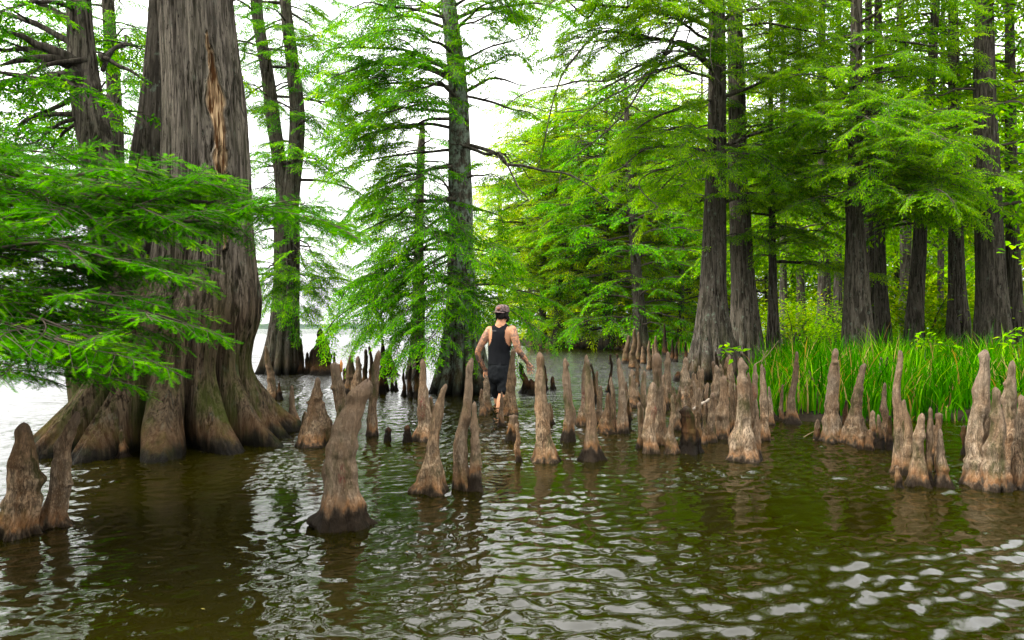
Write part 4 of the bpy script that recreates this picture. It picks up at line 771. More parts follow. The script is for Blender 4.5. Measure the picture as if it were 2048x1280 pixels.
# --- knees: (base x, base y, tip x, tip y, base width, middle width, tip width, label, options)
KN = [
 (30, 1078, 52, 845, 84, 74, 30, 'thick grey knee at the left edge of the photo, widest of the left pair', dict(bend=.3, flare=.08)),
 (106, 1058, 152, 823, 66, 46, 26, 'leaning grey brown knee second from the left edge, in open water', dict(bend=-.2, flare=.05)),
 (697, 1060, 729, 758, 92, 80, 40, 'largest pale grey knee in the foreground with faint red scratches and an orange foot', dict(bend=-.75, flare=.05, humps=[(184, .03, .85, .05), (200, .1, .2, .05)], paint=(692, 945, 8, 22))),
 (680, 893, 676, 724, 34, 28, 24, 'broken topped brown knee with an orange splinter, left of the largest pale knee', dict(broken=True, mat='knee_brown', flare=.1)),
 (746, 872, 756, 701, 24, 20, 13, 'tall slim brown knee rising behind the top of the largest pale knee', dict(mat='knee_brown')),
 (632, 893, 637, 755, 80, 46, 9, 'spiky brown knee with broad shoulders between the giant trunk and the broken topped knee', dict(mat='knee_brown', flare=.3, mid=(.35, .05))),
 (594, 858, 582, 771, 30, 15, 9, 'short slender knee right beside the foot of the giant trunk', dict(mat='knee_brown', bend=-.3)),
 (620, 890, 620, 864, 20, 17, 13, 'tiny round orange brown knee stub at the foot of the spiky shouldered knee', dict(mat='knee_brown')),
 (607, 868, 611, 822, 18, 14, 9, 'small dark knee on the left shoulder of the spiky knee', dict(mat='knee_brown')),
 (653, 880, 648, 816, 20, 14, 9, 'small dark knee on the right side of the spiky knee', dict(mat='knee_brown')),
 (543, 800, 533, 692, 24, 17, 8, 'mossy brown knee hugging the right side of the giant trunk', dict(mat='knee_brown')),
 (344, 912, 343, 852, 20, 16, 11, 'little knee standing against the fluted foot of the giant trunk', dict(mat='knee_brown')),
 (246, 916, 243, 858, 26, 16, 8, 'narrow little knee at the left side of the giant trunk foot', dict(mat='knee_brown')),
 (575, 748, 577, 697, 22, 18, 8, 'rounded dark knee at the foot of the forked twin stemmed tree', dict(mat='knee_dark')),
 (604, 748, 602, 676, 17, 13, 5, 'pointed dark spike knee right of the forked tree', dict(mat='knee_dark')),
 (616, 748, 613, 704, 18, 12, 6, 'short dark knee right of the pointed dark spike', dict(mat='knee_dark')),
 (648, 750, 641, 657, 56, 26, 16, 'big dark jagged stump knee far out on the lake side', dict(mat='knee_dark', flare=.35, humps=[(190, .55, .4, .1), (350, .35, .5, .1)])),
 (627, 748, 626, 697, 22, 16, 12, 'blunt dark knee on the left flank of the jagged stump knee', dict(mat='knee_dark')),
 (668, 742, 669, 704, 10, 8, 4, 'thin dark spike right of the jagged stump knee', dict(mat='knee_dark')),
 (697, 792, 700, 710, 30, 24, 12, 'brown knee with rounded top left in the cluster behind the largest pale knee', dict(mat='knee_brown')),
 (714, 800, 717, 712, 32, 22, 9, 'lighter brown conical knee in the cluster behind the largest pale knee', dict(mat='knee_brown', flare=.3)),
 (731, 778, 731, 698, 16, 12, 7, 'dark thin knee in the cluster behind the largest pale knee', dict(mat='knee_dark')),
 (741, 775, 740, 692, 16, 11, 6, 'dark pointed knee, tallest of the cluster behind the largest pale knee', dict(mat='knee_dark')),
 (763, 790, 763, 677, 24, 15, 7, 'tall dark double knee behind the drooping green boughs', dict(mat='knee_dark')),
 (780, 752, 776, 700, 34, 20, 8, 'broad dark knee far behind under the drooping boughs', dict(mat='knee_dark', flare=.3)),
 (772, 782, 773, 754, 13, 9, 4, 'low black knee tip left of the row of three in the glare', dict(mat='knee_dark')),
 (784, 782, 784, 753, 12, 8, 4, 'low black knee tip in the middle of the row of three in the glare', dict(mat='knee_dark')),
 (793, 782, 792, 759, 10, 7, 4, 'low black knee tip right of the row of three in the glare', dict(mat='knee_dark')),
 (809, 792, 808, 737, 11, 8, 4, 'thin dark knee at the left foot of the lichen grey cypress', dict(mat='knee_dark')),
 (820, 795, 821, 730, 16, 12, 6, 'dark brown knee at the left foot of the lichen grey cypress, second in the row', dict(mat='knee_dark')),
 (834, 795, 833, 705, 20, 13, 6, 'tall dark knee under the boughs at the left foot of the lichen grey cypress', dict(mat='knee_dark')),
 (776, 882, 777, 853, 16, 15, 11, 'short dark round stub in open water right of the largest pale knee', dict(mat='knee_dark')),
 (815, 884, 815, 849, 19, 17, 13, 'short dark stub left of the knee with the dark red mark', dict(mat='knee_dark')),
 (851, 882, 845, 718, 50, 23, 12, 'tall knee with a dark red mark half way up, standing left of centre', dict(flare=.13, paint=(845, 812, 8, 26))),
 (866, 876, 864, 793, 18, 14, 8, 'small knee tight behind the right of the dark red marked knee', dict(mat='knee_brown')),
 (870, 990, 894, 768, 70, 30, 14, 'leaning foreground knee with a wide orange foot left of the twin knees', dict(bend=-.6, flare=.17, humps=[(190, .03, .6, .05)])),
 (925, 982, 946, 717, 44, 31, 15, 'tall left one of the fused twin knees in front of the man, knobbly top', dict(bend=-.35, flare=.1, mid=(.85, .05))),
 (947, 984, 952, 803, 38, 26, 12, 'shorter right one of the fused twin knees', dict(flare=.1)),
 (975, 822, 970, 750, 28, 20, 8, 'knee directly under the left hand of the man', dict(mat='knee_brown')),
 (965, 832, 963, 777, 18, 13, 7, 'small knee left of the knee under the left hand of the man', dict(mat='knee_brown')),
 (1023, 832, 1028, 697, 38, 22, 9, 'tall brown knee in front of the right side of the man with knotty lumps', dict(mat='knee_brown', humps=[(200, .25, .5, .08), (215, .42, .35, .06)])),
 (1003, 853, 1003, 783, 18, 10, 6, 'thin little knee in front of the legs of the man', dict(mat='knee_brown')),
 (1023, 882, 1029, 829, 26, 22, 20, 'short broken knee with a ragged orange top', dict(mat='knee_brown', broken=True)),
 (1037, 925, 1033, 846, 15, 13, 9, 'thin pale peg knee in front of the short broken knee', dict()),
 (1091, 926, 1073, 704, 62, 34, 19, 'tall pale knee with a round head and black wet foot, right of the man', dict(flare=.1, bend=.2, mid=(.97, .12))),
 (1102, 850, 1100, 805, 16, 13, 8, 'short knee behind the right of the tall round headed knee', dict(mat='knee_brown')),
 (1050, 786, 1038, 726, 34, 15, 8, 'dark brown knee behind the right side of the man', dict(mat='knee_dark', bend=.4)),
 (1064, 788, 1062, 757, 34, 24, 8, 'low ragged dark stump behind the right hand of the man', dict(mat='knee_dark', flare=.3)),
 (1089, 782, 1088, 728, 15, 13, 8, 'dark knee behind the tall round headed knee', dict(mat='knee_dark')),
 (1106, 780, 1105, 752, 13, 12, 9, 'short dark peg in open water right of the tall round headed knee', dict(mat='knee_dark')),
 (1139, 884, 1134, 716, 27, 24, 12, 'straight pale column knee with a double tip, second right of the man', dict(humps=[(0, .93, .35, .03)], flare=.06)),
 (1166, 852, 1173, 709, 32, 20, 9, 'knee with a dark red mark behind the tall column knee with a black foot', dict(paint=(1166, 795, 7, 24))),
 (1182, 922, 1178, 717, 48, 26, 13, 'tall pale knee with a mossy black foot in front of the red marked one', dict(flare=.1)),
 (1200, 845, 1202, 770, 16, 13, 8, 'small slim knee right of the tall mossy footed knee', dict(mat='knee_brown')),
 (1212, 868, 1215, 785, 44, 18, 8, 'brown knee with a wide low foot behind the forked stick', dict(mat='knee_brown', flare=.2)),
 (1223, 866, 1223, 753, 22, 17, 7, 'slim pale knee behind the forked stick', dict()),
 (1242, 868, 1240, 716, 26, 21, 12, 'tall two toned knee with a dark lower half and mossy foot', dict(humps=[(270, .55, .25, .03)])),
 (1263, 816, 1265, 738, 28, 19, 8, 'conical knee in the second row right of the two toned knee', dict(flare=.25)),
 (1275, 772, 1272, 718, 13, 9, 6, 'thin dark knee behind the conical knee of the second row', dict(mat='knee_brown')),
 (1220, 728, 1220, 711, 8, 6, 3, 'tiny dark knee tip alone in the channel', dict(mat='knee_dark')),
 (1235, 722, 1235, 708, 7, 6, 4, 'tiny dark knee tip in the channel beside the taller knees', dict(mat='knee_dark')),
 (1288, 864, 1288, 741, 22, 18, 10, 'pale knee left behind the red marked front knee of the thicket', dict()),
 (1299, 908, 1303, 764, 36, 27, 17, 'front knee of the thicket with a pale red mark, broad and flat topped', dict(paint=(1308, 825, 8, 18))),
 (1321, 892, 1317, 706, 26, 22, 21, 'tall dark blunt knee with a wide swollen head in the thicket', dict(mat='knee_brown', mid=(.93, .18))),
 (1326, 884, 1325, 750, 20, 16, 10, 'knee squeezed right of the blunt swollen headed knee', dict()),
 (1281, 897, 1281, 803, 18, 15, 11, 'knobbly little knee at the left foot of the red marked front knee', dict(mat='knee_brown')),
 (1338, 812, 1336, 703, 21, 16, 10, 'tall straight knee in the second row left of the fluted tree pair', dict(mat='knee_brown')),
 (1341, 908, 1347, 789, 34, 14, 9, 'thin knee with a bulging lobe on its left foot', dict(flare=.18, humps=[(185, .22, .9, .08)])),
 (1371, 802, 1371, 714, 32, 22, 10, 'broad shouldered knee standing before the fluted tree foot', dict(mid=(.5, .08))),
 (1386, 842, 1390, 760, 16, 12, 7, 'slim knee right of the broad shouldered knee', dict()),
 (1370, 832, 1372, 772, 16, 11, 7, 'little knee in front of the broad shouldered knee', dict()),
 (1380, 908, 1374, 812, 50, 42, 22, 'thick mossy black stump knee with an orange broken crown', dict(mat='knee_dark', flare=.1)),
 (1398, 832, 1402, 737, 17, 14, 9, 'knee with a round head left of the white stick', dict()),
 (1412, 842, 1414, 765, 17, 14, 8, 'leaning small knee just behind the white stick', dict()),
 (1425, 856, 1430, 730, 28, 21, 9, 'tall conical grey knee in the middle of the thicket', dict()),
 (1447, 878, 1447, 750, 36, 28, 15, 'wide pale knee with a hollow black foot in the thicket', dict()),
 (1423, 886, 1425, 785, 24, 18, 12, 'bulbous knee in front of the tall conical grey knee', dict(mat='knee_brown', mid=(.5, .1))),
 (1409, 890, 1408, 805, 14, 11, 7, 'thin twisted orange brown knee in the thicket', dict(mat='knee_brown')),
 (1466, 864, 1467, 743, 16, 13, 7, 'thin brown knee between the wide pale knee and the big fused knee', dict(mat='knee_brown')),
 (1454, 790, 1455, 713, 24, 18, 12, 'dark knee behind the thicket under the leafy sapling', dict(mat='knee_brown')),
 (1489, 924, 1482, 716, 66, 31, 18, 'big fused grey knee with a broad pale buttress foot, front right of the thicket', dict(flare=.16, humps=[(185, .2, .6, .09), (0, .9, .3, .03)])),
 (1514, 920, 1512, 798, 26, 17, 9, 'right spire grown together with the big fused grey knee', dict()),
 (1507, 866, 1507, 728, 20, 16, 9, 'knee with a purple red mark behind the big fused grey knee', dict(paint=(1505, 788, 6, 22))),
 (1527, 882, 1524, 728, 22, 17, 9, 'last knee of the thicket toward the grass, tall and pale', dict()),
 (1533, 870, 1532, 790, 14, 10, 8, 'short knee leaning on the last knee of the thicket', dict(mat='knee_brown')),
 (1563, 842, 1565, 768, 12, 9, 6, 'thin knee left of the spotted knee at the grass edge', dict(mat='knee_brown')),
 (1583, 848, 1590, 703, 34, 16, 8, 'tall spotted knee half sunk in grass at the left end of the bank', dict(mat='knee_brown')),
 (1636, 834, 1619, 740, 20, 13, 6, 'leaning thin brown knee in the grass', dict(mat='knee_brown', bend=.2)),
 (1661, 886, 1674, 697, 50, 30, 15, 'tall straight knee at the bank with a small pale knob at its foot', dict(bend=-.2, flare=.1)),
 (1678, 884, 1677, 837, 18, 16, 13, 'short pale knob knee at the foot of the tall straight bank knee', dict()),
 (1635, 880, 1635, 838, 17, 15, 11, 'short orange brown stub knee beside the twigs', dict(mat='knee_brown')),
 (1711, 892, 1727, 727, 72, 26, 10, 'dark topped knee on a wide sprawling foot at the bank', dict(bend=-.3, flare=.16, mat='knee_brown')),
 (1744, 892, 1743, 820, 18, 15, 11, 'short pale grey knee right of the dark topped knee', dict()),
 (1722, 900, 1724, 864, 17, 15, 12, 'low orange knobbly stub in front of the dark topped knee', dict(mat='knee_brown')),
 (1738, 902, 1740, 858, 18, 16, 13, 'low orange stub with a hollow top, right of the knobbly stub', dict(mat='knee_brown')),
 (1768, 890, 1771, 765, 28, 20, 7, 'brown pointed knee with a twisted body before the grass', dict(mat='knee_brown')),
 (1761, 898, 1757, 828, 17, 13, 9, 'small hollow knee in front of the brown pointed knee', dict(mat='knee_brown')),
 (1765, 800, 1763, 714, 14, 11, 7, 'reddish knee standing in the grass', dict(mat='knee_brown', z0=.1)),
 (1775, 800, 1773, 713, 12, 10, 6, 'thin dark knee in the grass right of the reddish one', dict(mat='knee_dark', z0=.1)),
 (1797, 948, 1795, 700, 40, 28, 11, 'very tall slim grey knee with an orange brown foot in front of the grass', dict(bend=.1, flare=.09)),
 (1817, 955, 1812, 800, 28, 22, 11, 'shorter knee grown against the very tall slim grey knee', dict()),
 (1797, 978, 1795, 931, 18, 15, 10, 'stubby little knee low in the water below the very tall slim knee', dict(mat='knee_brown')),
 (1835, 976, 1844, 826, 48, 28, 14, 'grey brown knee with a broad foot, left in the low front cluster', dict(flare=.22)),
 (1857, 975, 1856, 815, 26, 16, 12, 'knee with a reddish rough tip in the low front cluster', dict(mat='knee_brown')),
 (1877, 945, 1877, 826, 20, 15, 13, 'knee with a broken cup shaped tip in the low front cluster', dict(mat='knee_brown', broken=True)),
 (1885, 976, 1882, 857, 36, 20, 10, 'pale round tipped knee, rightmost of the low front cluster', dict(flare=.2)),
 (1929, 912, 1929, 850, 17, 13, 11, 'small dark knee alone before the fallen log', dict(mat='knee_dark')),
 (1962, 978, 1972, 700, 84, 40, 20, 'massive dark grey knee, tallest and widest at the right edge of the photo', dict(bend=-.15, flare=.16)),
 (1994, 984, 1990, 775, 58, 36, 13, 'pale orange footed knee in front of the massive dark grey knee', dict(flare=.2)),
 (2022, 962, 2027, 722, 52, 36, 17, 'dark knee with pale sides right of the massive dark grey knee', dict(flare=.12)),
 (2040, 978, 2037, 790, 40, 28, 15, 'short wide dark knee low at the right edge', dict(mat='knee_brown')),
 (2062, 970, 2062, 745, 50, 34, 16, 'knee cut off by the right edge of the photo', dict()),
 (1250, 727, 1257, 670, 20, 13, 6, 'left front knee of the distant dark knee rows', dict(mat='knee_brown')),
 (1265, 736, 1270, 656, 24, 15, 6, 'tall double spired knee of the distant dark knee rows', dict(mat='knee_brown')),
 (1277, 726, 1278, 664, 14, 10, 5, 'knee behind the tall double spired knee of the distant rows', dict(mat='knee_brown')),
 (1287, 728, 1286, 692, 14, 11, 6, 'low knee in the distant dark knee rows', dict(mat='knee_brown')),
 (1298, 740, 1298, 680, 13, 10, 5, 'pale striped knee of the distant dark knee rows', dict(mat='knee')),
 (1306, 728, 1305, 688, 9, 7, 4, 'thin knee right of the pale striped knee of the distant rows', dict(mat='knee_brown')),
 (1312, 724, 1311, 671, 13, 10, 5, 'brown knee in the middle of the distant rows', dict(mat='knee_brown')),
 (1330, 710, 1330, 647, 14, 10, 4, 'tall pointed dark knee rising out of the distant rows', dict(mat='knee_dark')),
 (1344, 722, 1345, 678, 13, 9, 4, 'dark knee near the foot of the fluted tree pair, distant rows', dict(mat='knee_dark')),
 (1352, 724, 1353, 683, 12, 8, 4, 'small dark knee beside the foot of the fluted tree pair', dict(mat='knee_dark')),
 (1361, 700, 1361, 620, 16, 10, 4, 'very tall spire of a dark knee left of the fluted tree pair', dict(mat='knee_dark')),
 (1371, 724, 1372, 682, 12, 8, 4, 'dark knee touching the fluted foot of the tree pair', dict(mat='knee_dark')),
 (1356, 762, 1357, 742, 22, 16, 8, 'low black rounded knob at the left foot of the fluted tree', dict(mat='knee_dark')),
 (1140, 812, 1141, 770, 14, 11, 5, 'short knee in the channel behind the straight column knee', dict(mat='knee_brown')),
 (1192, 800, 1193, 742, 16, 12, 6, 'knee standing back between the mossy footed knee and the slim small knee', dict(mat='knee_brown')),
 (1252, 850, 1253, 780, 18, 13, 6, 'slim dark knee right beside the two toned knee', dict(mat='knee_brown')),
 (1310, 850, 1311, 735, 20, 15, 7, 'grey knee left behind the blunt swollen headed knee', dict(mat='knee_brown')),
 (1358, 860, 1359, 772, 20, 14, 7, 'brown knee between the lobed thin knee and the mossy stump', dict(mat='knee_brown')),
 (1396, 880, 1396, 775, 20, 15, 7, 'dark knee behind the mossy stump knee', dict(mat='knee_brown')),
 (1438, 850, 1438, 770, 20, 15, 8, 'brown knee between the conical grey knee and the wide pale knee', dict(mat='knee_brown')),
 (1475, 860, 1474, 770, 18, 14, 7, 'low knee behind the left of the big fused knee', dict(mat='knee_brown')),
 (1498, 870, 1497, 745, 18, 15, 9, 'second spire behind the right of the big fused knee', dict(mat='knee_brown')),
 (1690, 870, 1691, 800, 18, 13, 7, 'dim knee in the gap right of the tall straight bank knee', dict(mat='knee_dark')),
 (1780, 900, 1781, 830, 16, 12, 7, 'dark little knee between the pointed knee and the very tall slim knee', dict(mat='knee_dark')),
 (1868, 930, 1867, 850, 18, 14, 7, 'dark knee inside the low front cluster', dict(mat='knee_brown')),
 (560, 800, 559, 764, 14, 11, 5, 'low dark knee right of the mossy knee on the giant trunk', dict(mat='knee_dark')),
 (690, 772, 689, 735, 14, 11, 5, 'low dark knee left in the cluster under the drooping boughs', dict(mat='knee_dark')),
 (752, 764, 751, 722, 14, 11, 5, 'dark knee between the pointed and the double knee, further out', dict(mat='knee_dark')),
]
for i, q in enumerate(KN):
    opt = dict(q[8]); knee('cypress_knee', *q[:7], q[7], seed=i * 3 + 5, **opt)
rk = np.random.RandomState(44)
for i in range(24):      # thin knees packed behind the named ones
    bx = rk.uniform(1150, 1545); byy = rk.uniform(775, 868); hh = rk.uniform(40, 115) * (byy - HY) / 170; w_ = rk.uniform(9, 16)
    knee('cypress_knee', bx, byy, bx + rk.uniform(-5, 5), byy - hh, w_ * 1.5, w_, w_ * .45, 'thin knee packed in among the bigger knees of the thicket', mat=('knee_brown', 'knee', 'knee_dark')[i % 3], seed=900 + i, group='thin knees packed in the thicket')
# knees standing in the grass further back, all alike dark
for (bx, d, h, w) in [(1592, 16, .5, .10), (1604, 18, .6, .10), (1622, 17, .75, .12), (1742, 15, .75, .12), (1772, 19, .95, .15), (1883, 17, .85, .15), (1618, 22, .9, .16), (1590, 24, 1.1, .18), (1575, 23, .9, .15), (1693, 15, .5, .1), (1532, 17, .55, .1), (1520, 16.5, .5, .09)]:
    gz = gzat(bx, d); ty = HY + (CH - gz - h) * FP / d; byy = HY + (CH - gz) * FP / d
    knee('cypress_knee', bx, byy, bx + rnd.uniform(-4, 4), ty, w * FP / d * 1.6, w * FP / d, w * .5 * FP / d, 'dark knee standing back in the grass or at the feet of the trees', dz=d, z0=gz, mat='knee_dark', seed=int(bx), group='knees back in the grass')
# root toes and low knees along the far bank
r = np.random.RandomState(9)
for i in range(34):
    t = i / 33; px = 1064 + t * 190; d = np.interp(px, [1064, 1120, 1200, 1254], [50.5, 49, 46.5, 43]) - r.uniform(0, 1.2)
    h = r.uniform(.35, 1.0); w = r.uniform(.18, .42); byy = HY + CH * FP / d
    knee('cypress_knee', px, byy, px + r.uniform(-3, 3), byy - h * FP / d, w * 2 * FP / d, w * FP / d, w * .35 * FP / d, 'dark knee in the shaded row along the far bank', mat='knee_dark' if i % 3 else 'knee_brown', dz=d, seed=400 + i, group='knees along the far bank')

# orange splinter on the broken topped knee
def splinter(px, py, d, h, w, parent=None):
    mb = MB(); p = W(px, py, d); mb.tube([p + [0, 0, -h], p + [.003, 0, -h * .3], p + [.0, 0, 0]], [w, w * .9, w * .2], 5, .3, 3)
    return mb
sm = N('split_wood'); sm.princ(sm.mix(sm.noise(sm.map(sm.obj(), (1, 1, .1)), 60), (.35, .12, .03), (.6, .3, .1)), .9, None, .03)
kb = [o for o in COL.objects if o.get('label', '').startswith('broken topped brown knee')][0]
ko = np.array(kb.location); link('splinter', splinter(682, 720, dist(893) + .05, .14, .02).mesh('splinter', sm.m, ko), kb)

# --- driftwood, sticks, twigs, log, sapling
def stick(name, lines, mat, label, cat, jit=.15):
    mb = MB()
    for P, R in lines:
        C = catmull(np.array([[*W(*p)] for p in P]), 14); mb.tube(C, np.linspace(R[0], R[1], 14), 8, jit, 5)
    org = mb.V[0].mean(0); o = link(name, mb.mesh(name, mat, org), None, org); return tag(o, label, cat)
dw = N('driftwood'); dw.princ(dw.mix(dw.noise(dw.obj(), 30, 4), (.16, .11, .06), (.38, .28, .17)), .9, None, .03)
ww = N('bleached_wood'); ww.princ(ww.mix(ww.noise(ww.obj(), 30, 4), (.4, .32, .24), (.62, .53, .42)), .9, None, .03)
stick('forked_stick', [([(1207, 833, 9.2), (1222, 858, 9.0), (1231, 879, 8.6), (1256, 897, 7.9)], (.016, .014)), ([(1197, 876, 8.6), (1215, 880, 8.6), (1231, 882, 8.6)], (.012, .012))], dw.m, 'forked brown stick lying in the water against the knees', 'stick')
stick('bleached_stick', [([(1386, 819, 9.3), (1400, 809, 9.3), (1419, 799, 9.4)], (.018, .02))], ww.m, 'pale bleached stick lodged between knees in the thicket', 'stick')
stick('twig_pile', [([(1602, 884, 8.3), (1640, 878, 8.3), (1684, 882, 8.4)], (.008, .006)), ([(1598, 880, 8.3), (1618, 868, 8.5), (1630, 862, 8.5)], (.006, .004)), ([(1625, 890, 8.2), (1640, 878, 8.3), (1655, 876, 8.4)], (.006, .004)), ([(1600, 884, 8.3), (1622, 893, 8.2), (1660, 887, 8.3)], (.007, .004))], dw.m, 'little pile of bare twigs caught by knees at the bank', 'twigs')
stick('fallen_log', [([(1878, 846, 10.6), (1900, 842, 10.5), (1935, 838, 10.4), (1975, 838, 10.3)], (.085, .10))], M['bark_giant'], 'short weathered log lying at the bank behind the low front cluster of knees', 'log')
stick('sunken_branch', [([(1886, 880, 9.7), (1910, 871, 9.9), (1950, 874, 9.8)], (.03, .035))], dw.m, 'brown branch floating in front of the weathered log', 'branch')
stick('surface_root', [([(1534, 820, 10.3), (1548, 838, 10.1), (1572, 852, 9.9), (1600, 862, 9.6)], (.07, .04))], M['knee_brown'], 'brown root sloping into the water beside the last knee of the thicket', 'root')
stick('dead_twigs', [([(1508, 730, 11), (1530, 715, 11), (1557, 681, 11)], (.008, .003)), ([(1525, 700, 11), (1532, 730, 11)], (.006, .006)), ([(1535, 700, 11), (1526, 715, 11), (1520, 740, 11)], (.005, .004))], dw.m, 'bare grey twigs sticking up at the left end of the grass', 'twigs')
def sapling(name, label, stem, tips, size, n, seed, mat='leaf_deep'):
    rs = np.random.RandomState(seed); org = W(*stem[0]); g = tree_root(name, label, org, 'plant'); mb = MB()
    C = catmull(np.array([W(*p) for p in stem]), 8); mb.tube(C, np.linspace(.006, .003, 8), 5); P = []
    for t in tips:
        q = W(*t); mb.tube([C[-2], (C[-1] + q) / 2 + [0, 0, .01], q], [.003, .002, .002], 4)
        for i in range(n): P.append(q + rs.randn(3) * size * .35)
    V, F, v = leaves(np.array(P), size, rs); link('stem', mb.mesh('stem', M['twig'], org), g)
    link('leaves', mkmesh('leaves', V - org, [F], M[mat], attrs={'v': v}, smooth=False), g)
sapling('broadleaf_sapling', 'little broad leaved sapling growing above the thicket of knees', [(1467, 745, 10.6), (1466, 720, 10.6), (1462, 708, 10.6)], [(1442, 696, 10.5), (1455, 692, 10.5), (1470, 697, 10.4), (1486, 698, 10.5), (1460, 712, 10.3), (1450, 703, 10.4), (1478, 706, 10.5)], .14, 3, 1)
sapling('broadleaf_plant', 'broad leaved plant with pale leaves standing out of the grass, right of the knobbed trunk', [(1850, 730, 12.5), (1850, 695, 12.5), (1850, 685, 12.5)], [(1828, 672, 12.5), (1845, 676, 12.5), (1868, 672, 12.3), (1880, 690, 12.3), (1835, 688, 12.3), (1900, 692, 12.4), (1858, 684, 12.4)], .15, 5, 2)
sapling('broadleaf_plant', 'feathery broad leaved plant at the right edge above the massive knee', [(2040, 740, 12), (2035, 700, 12), (2030, 680, 12)], [(2010, 672, 12), (2025, 668, 12), (2045, 660, 12), (2002, 690, 12), (2030, 688, 12), (2050, 680, 12)], .13, 7, 3)
sapling('hanging_leaf_spray', 'broad green leaves reaching in from the right edge half way up', [(2150, 520, 8.2), (2080, 508, 8.1), (2050, 500, 8.0)], [(2040, 497, 8), (2022, 505, 8), (2046, 480, 8), (2030, 490, 8), (2048, 520, 8), (2060, 470, 8)], .13, 3, 4)

# water: real wavelets near the camera, finer ripples by bump
wy = [-6., -3, 0, 1.2, 1.8]
while wy[-1] < 3000: wy.append(wy[-1] + max(.015, min(60, (wy[-1] * .0052 if wy[-1] < 70 else wy[-1] * .05))))
wy = np.array(wy); wx = axis_grid(-6.5, 7.5, .022, -3000, 3000, 1.06)
WX, WY = np.meshgrid(wx, wy); WZ = np.zeros_like(WX); rs = np.random.RandomState(5)
sx = np.gradient(wx)[None, :] + 0 * WY; sy = np.gradient(wy)[:, None] + 0 * WX
warpx = .12 * noise(WX * .9, WY * .9, 0, 61); warpy = .12 * noise(WX * .9, WY * .9, 5, 62)
mod = np.clip(.78 + .9 * noise(WX * .5, WY * .8, 0, 63) + .3 * noise(WX * 1.6, WY * 2.4, 0, 64), .15, 2) * np.clip(1.05 - .12 * np.exp(-((WX - 2.6) / 1.8) ** 2) - .45 * np.exp(-((WX + 2.6) / 1.3) ** 2), .2, 2)
for i in range(60):
    lam = .06 * (5. ** rs.rand() ** 1.15); an = rs.normal(-pi / 2 + .12, .72); kx, ky = cos(an) * 2 * pi / lam, sin(an) * 2 * pi / lam
    fade = np.clip(2.2 - 4.5 * np.maximum(sy * abs(sin(an)), sx * abs(cos(an))) / lam, 0, 1)
    WZ += (.00185 * lam / .3 * (.6 + .8 * rs.rand())) * fade * mod * np.sin(kx * (WX + warpx) + ky * (WY + warpy) + rs.rand() * 7)
for i in range(10):
    lam = .9 * (3 ** rs.rand()); an = rs.normal(-pi / 2, .5); kx, ky = cos(an) * 2 * pi / lam, sin(an) * 2 * pi / lam
    fade = np.clip(2.2 - 4.5 * np.maximum(sy, 0) / lam, 0, 1); WZ += .0013 * fade * np.sin(kx * WX + ky * WY + rs.rand() * 7)
for o_ in [q for q in COL.objects if q.get('category') == 'cypress knee' and q.location.y < 13]:
    rr_ = np.hypot(WX - o_.location.x, WY - o_.location.y); sl_ = rr_ < .9
    WZ[sl_] += .0035 * np.exp(-rr_[sl_] / .28) * np.sin(rr_[sl_] * 2 * pi / .11 + o_.location.x * 9)
for lx_, ly_ in ((-.12, 11.85), (-.28, 12.2)):
    rr_ = np.hypot(WX - lx_, WY - ly_); sl_ = rr_ < 1.6; WZ[sl_] += .008 * np.exp(-rr_[sl_] / .5) * np.sin(rr_[sl_] * 2 * pi / .19)
m = N('lake_water'); p = m.pos(); pv = m.map(p, (1, 1.6, 1))
n1 = m.noise(pv, 13, 3, .5, .5); n2 = m.noise(m.map(p, (.35, 1.1, 1)), 3., 4, .6)
far = m.ramp(m.math('DIVIDE', m.sep(p)[1], 60), (.1, 0.), (.5, 1.))
nb = m.bump(n1, m.ramp(m.math('DIVIDE', m.sep(p)[1], 30), (.15, .05), (.6, .5)), .03); nb = m.bump(m.math('MULTIPLY', n2, far), 1., .3, nb)
cc = m.mix(m.noise(p, .5, 3), (.006, .0055, .0), (.012, .0105, .0))
m.princ(cc, .03, nb, .75, IOR=1.333)
wt_ = link('water', mkmesh('water', np.stack([WX, WY, WZ], -1).reshape(-1, 3), [grid_faces(len(wy), len(wx), False)], m.m)); tag(wt_, kind='structure')


# floating leaf litter: bits of needle and bark drifting between the knees
rs = np.random.RandomState(31); n = 700
px = rs.uniform(-40, 2080, n); dd = np.where(rs.rand(n) < .6, rs.uniform(6.5, 10.5, n), rs.uniform(3.1, 12, n)); X_ = (px - 1024) / FP * dd
k = (poly_sd(X_, dd, BANK) < 0) & (noise(X_ * .8, dd * 1.1, 0, 71) > -.05); X_, dd = X_[k], dd[k]; n = len(X_)
P_ = np.stack([X_, dd, np.full(n, .008)], 1); az = rs.uniform(0, 6.28, n); R_ = frames(np.stack([np.cos(az), np.sin(az), rs.uniform(-.1, .1, n)], 1), np.tile([0, 0, 1.], (n, 1)), rs.uniform(-.15, .15, n))
q_ = np.array([(-.5, 0, 0), (-.1, .16, .02), (.5, 0, .01), (0, -.14, .02)]); V_ = (np.einsum('nij,vj->nvi', R_, q_) * rs.uniform(.012, .045, n)[:, None, None] + P_[:, None]).reshape(-1, 3)
m = N('litter'); m.princ(m.mix(m.noise(m.obj(), 9), (.16, .09, .03), (.12, .14, .03)), .9, None, .05)
tag(link('leaf_litter', mkmesh('leaf_litter', V_, [(np.arange(4)[None] + (np.arange(n) * 4)[:, None])], m.m, smooth=False)), kind='stuff')

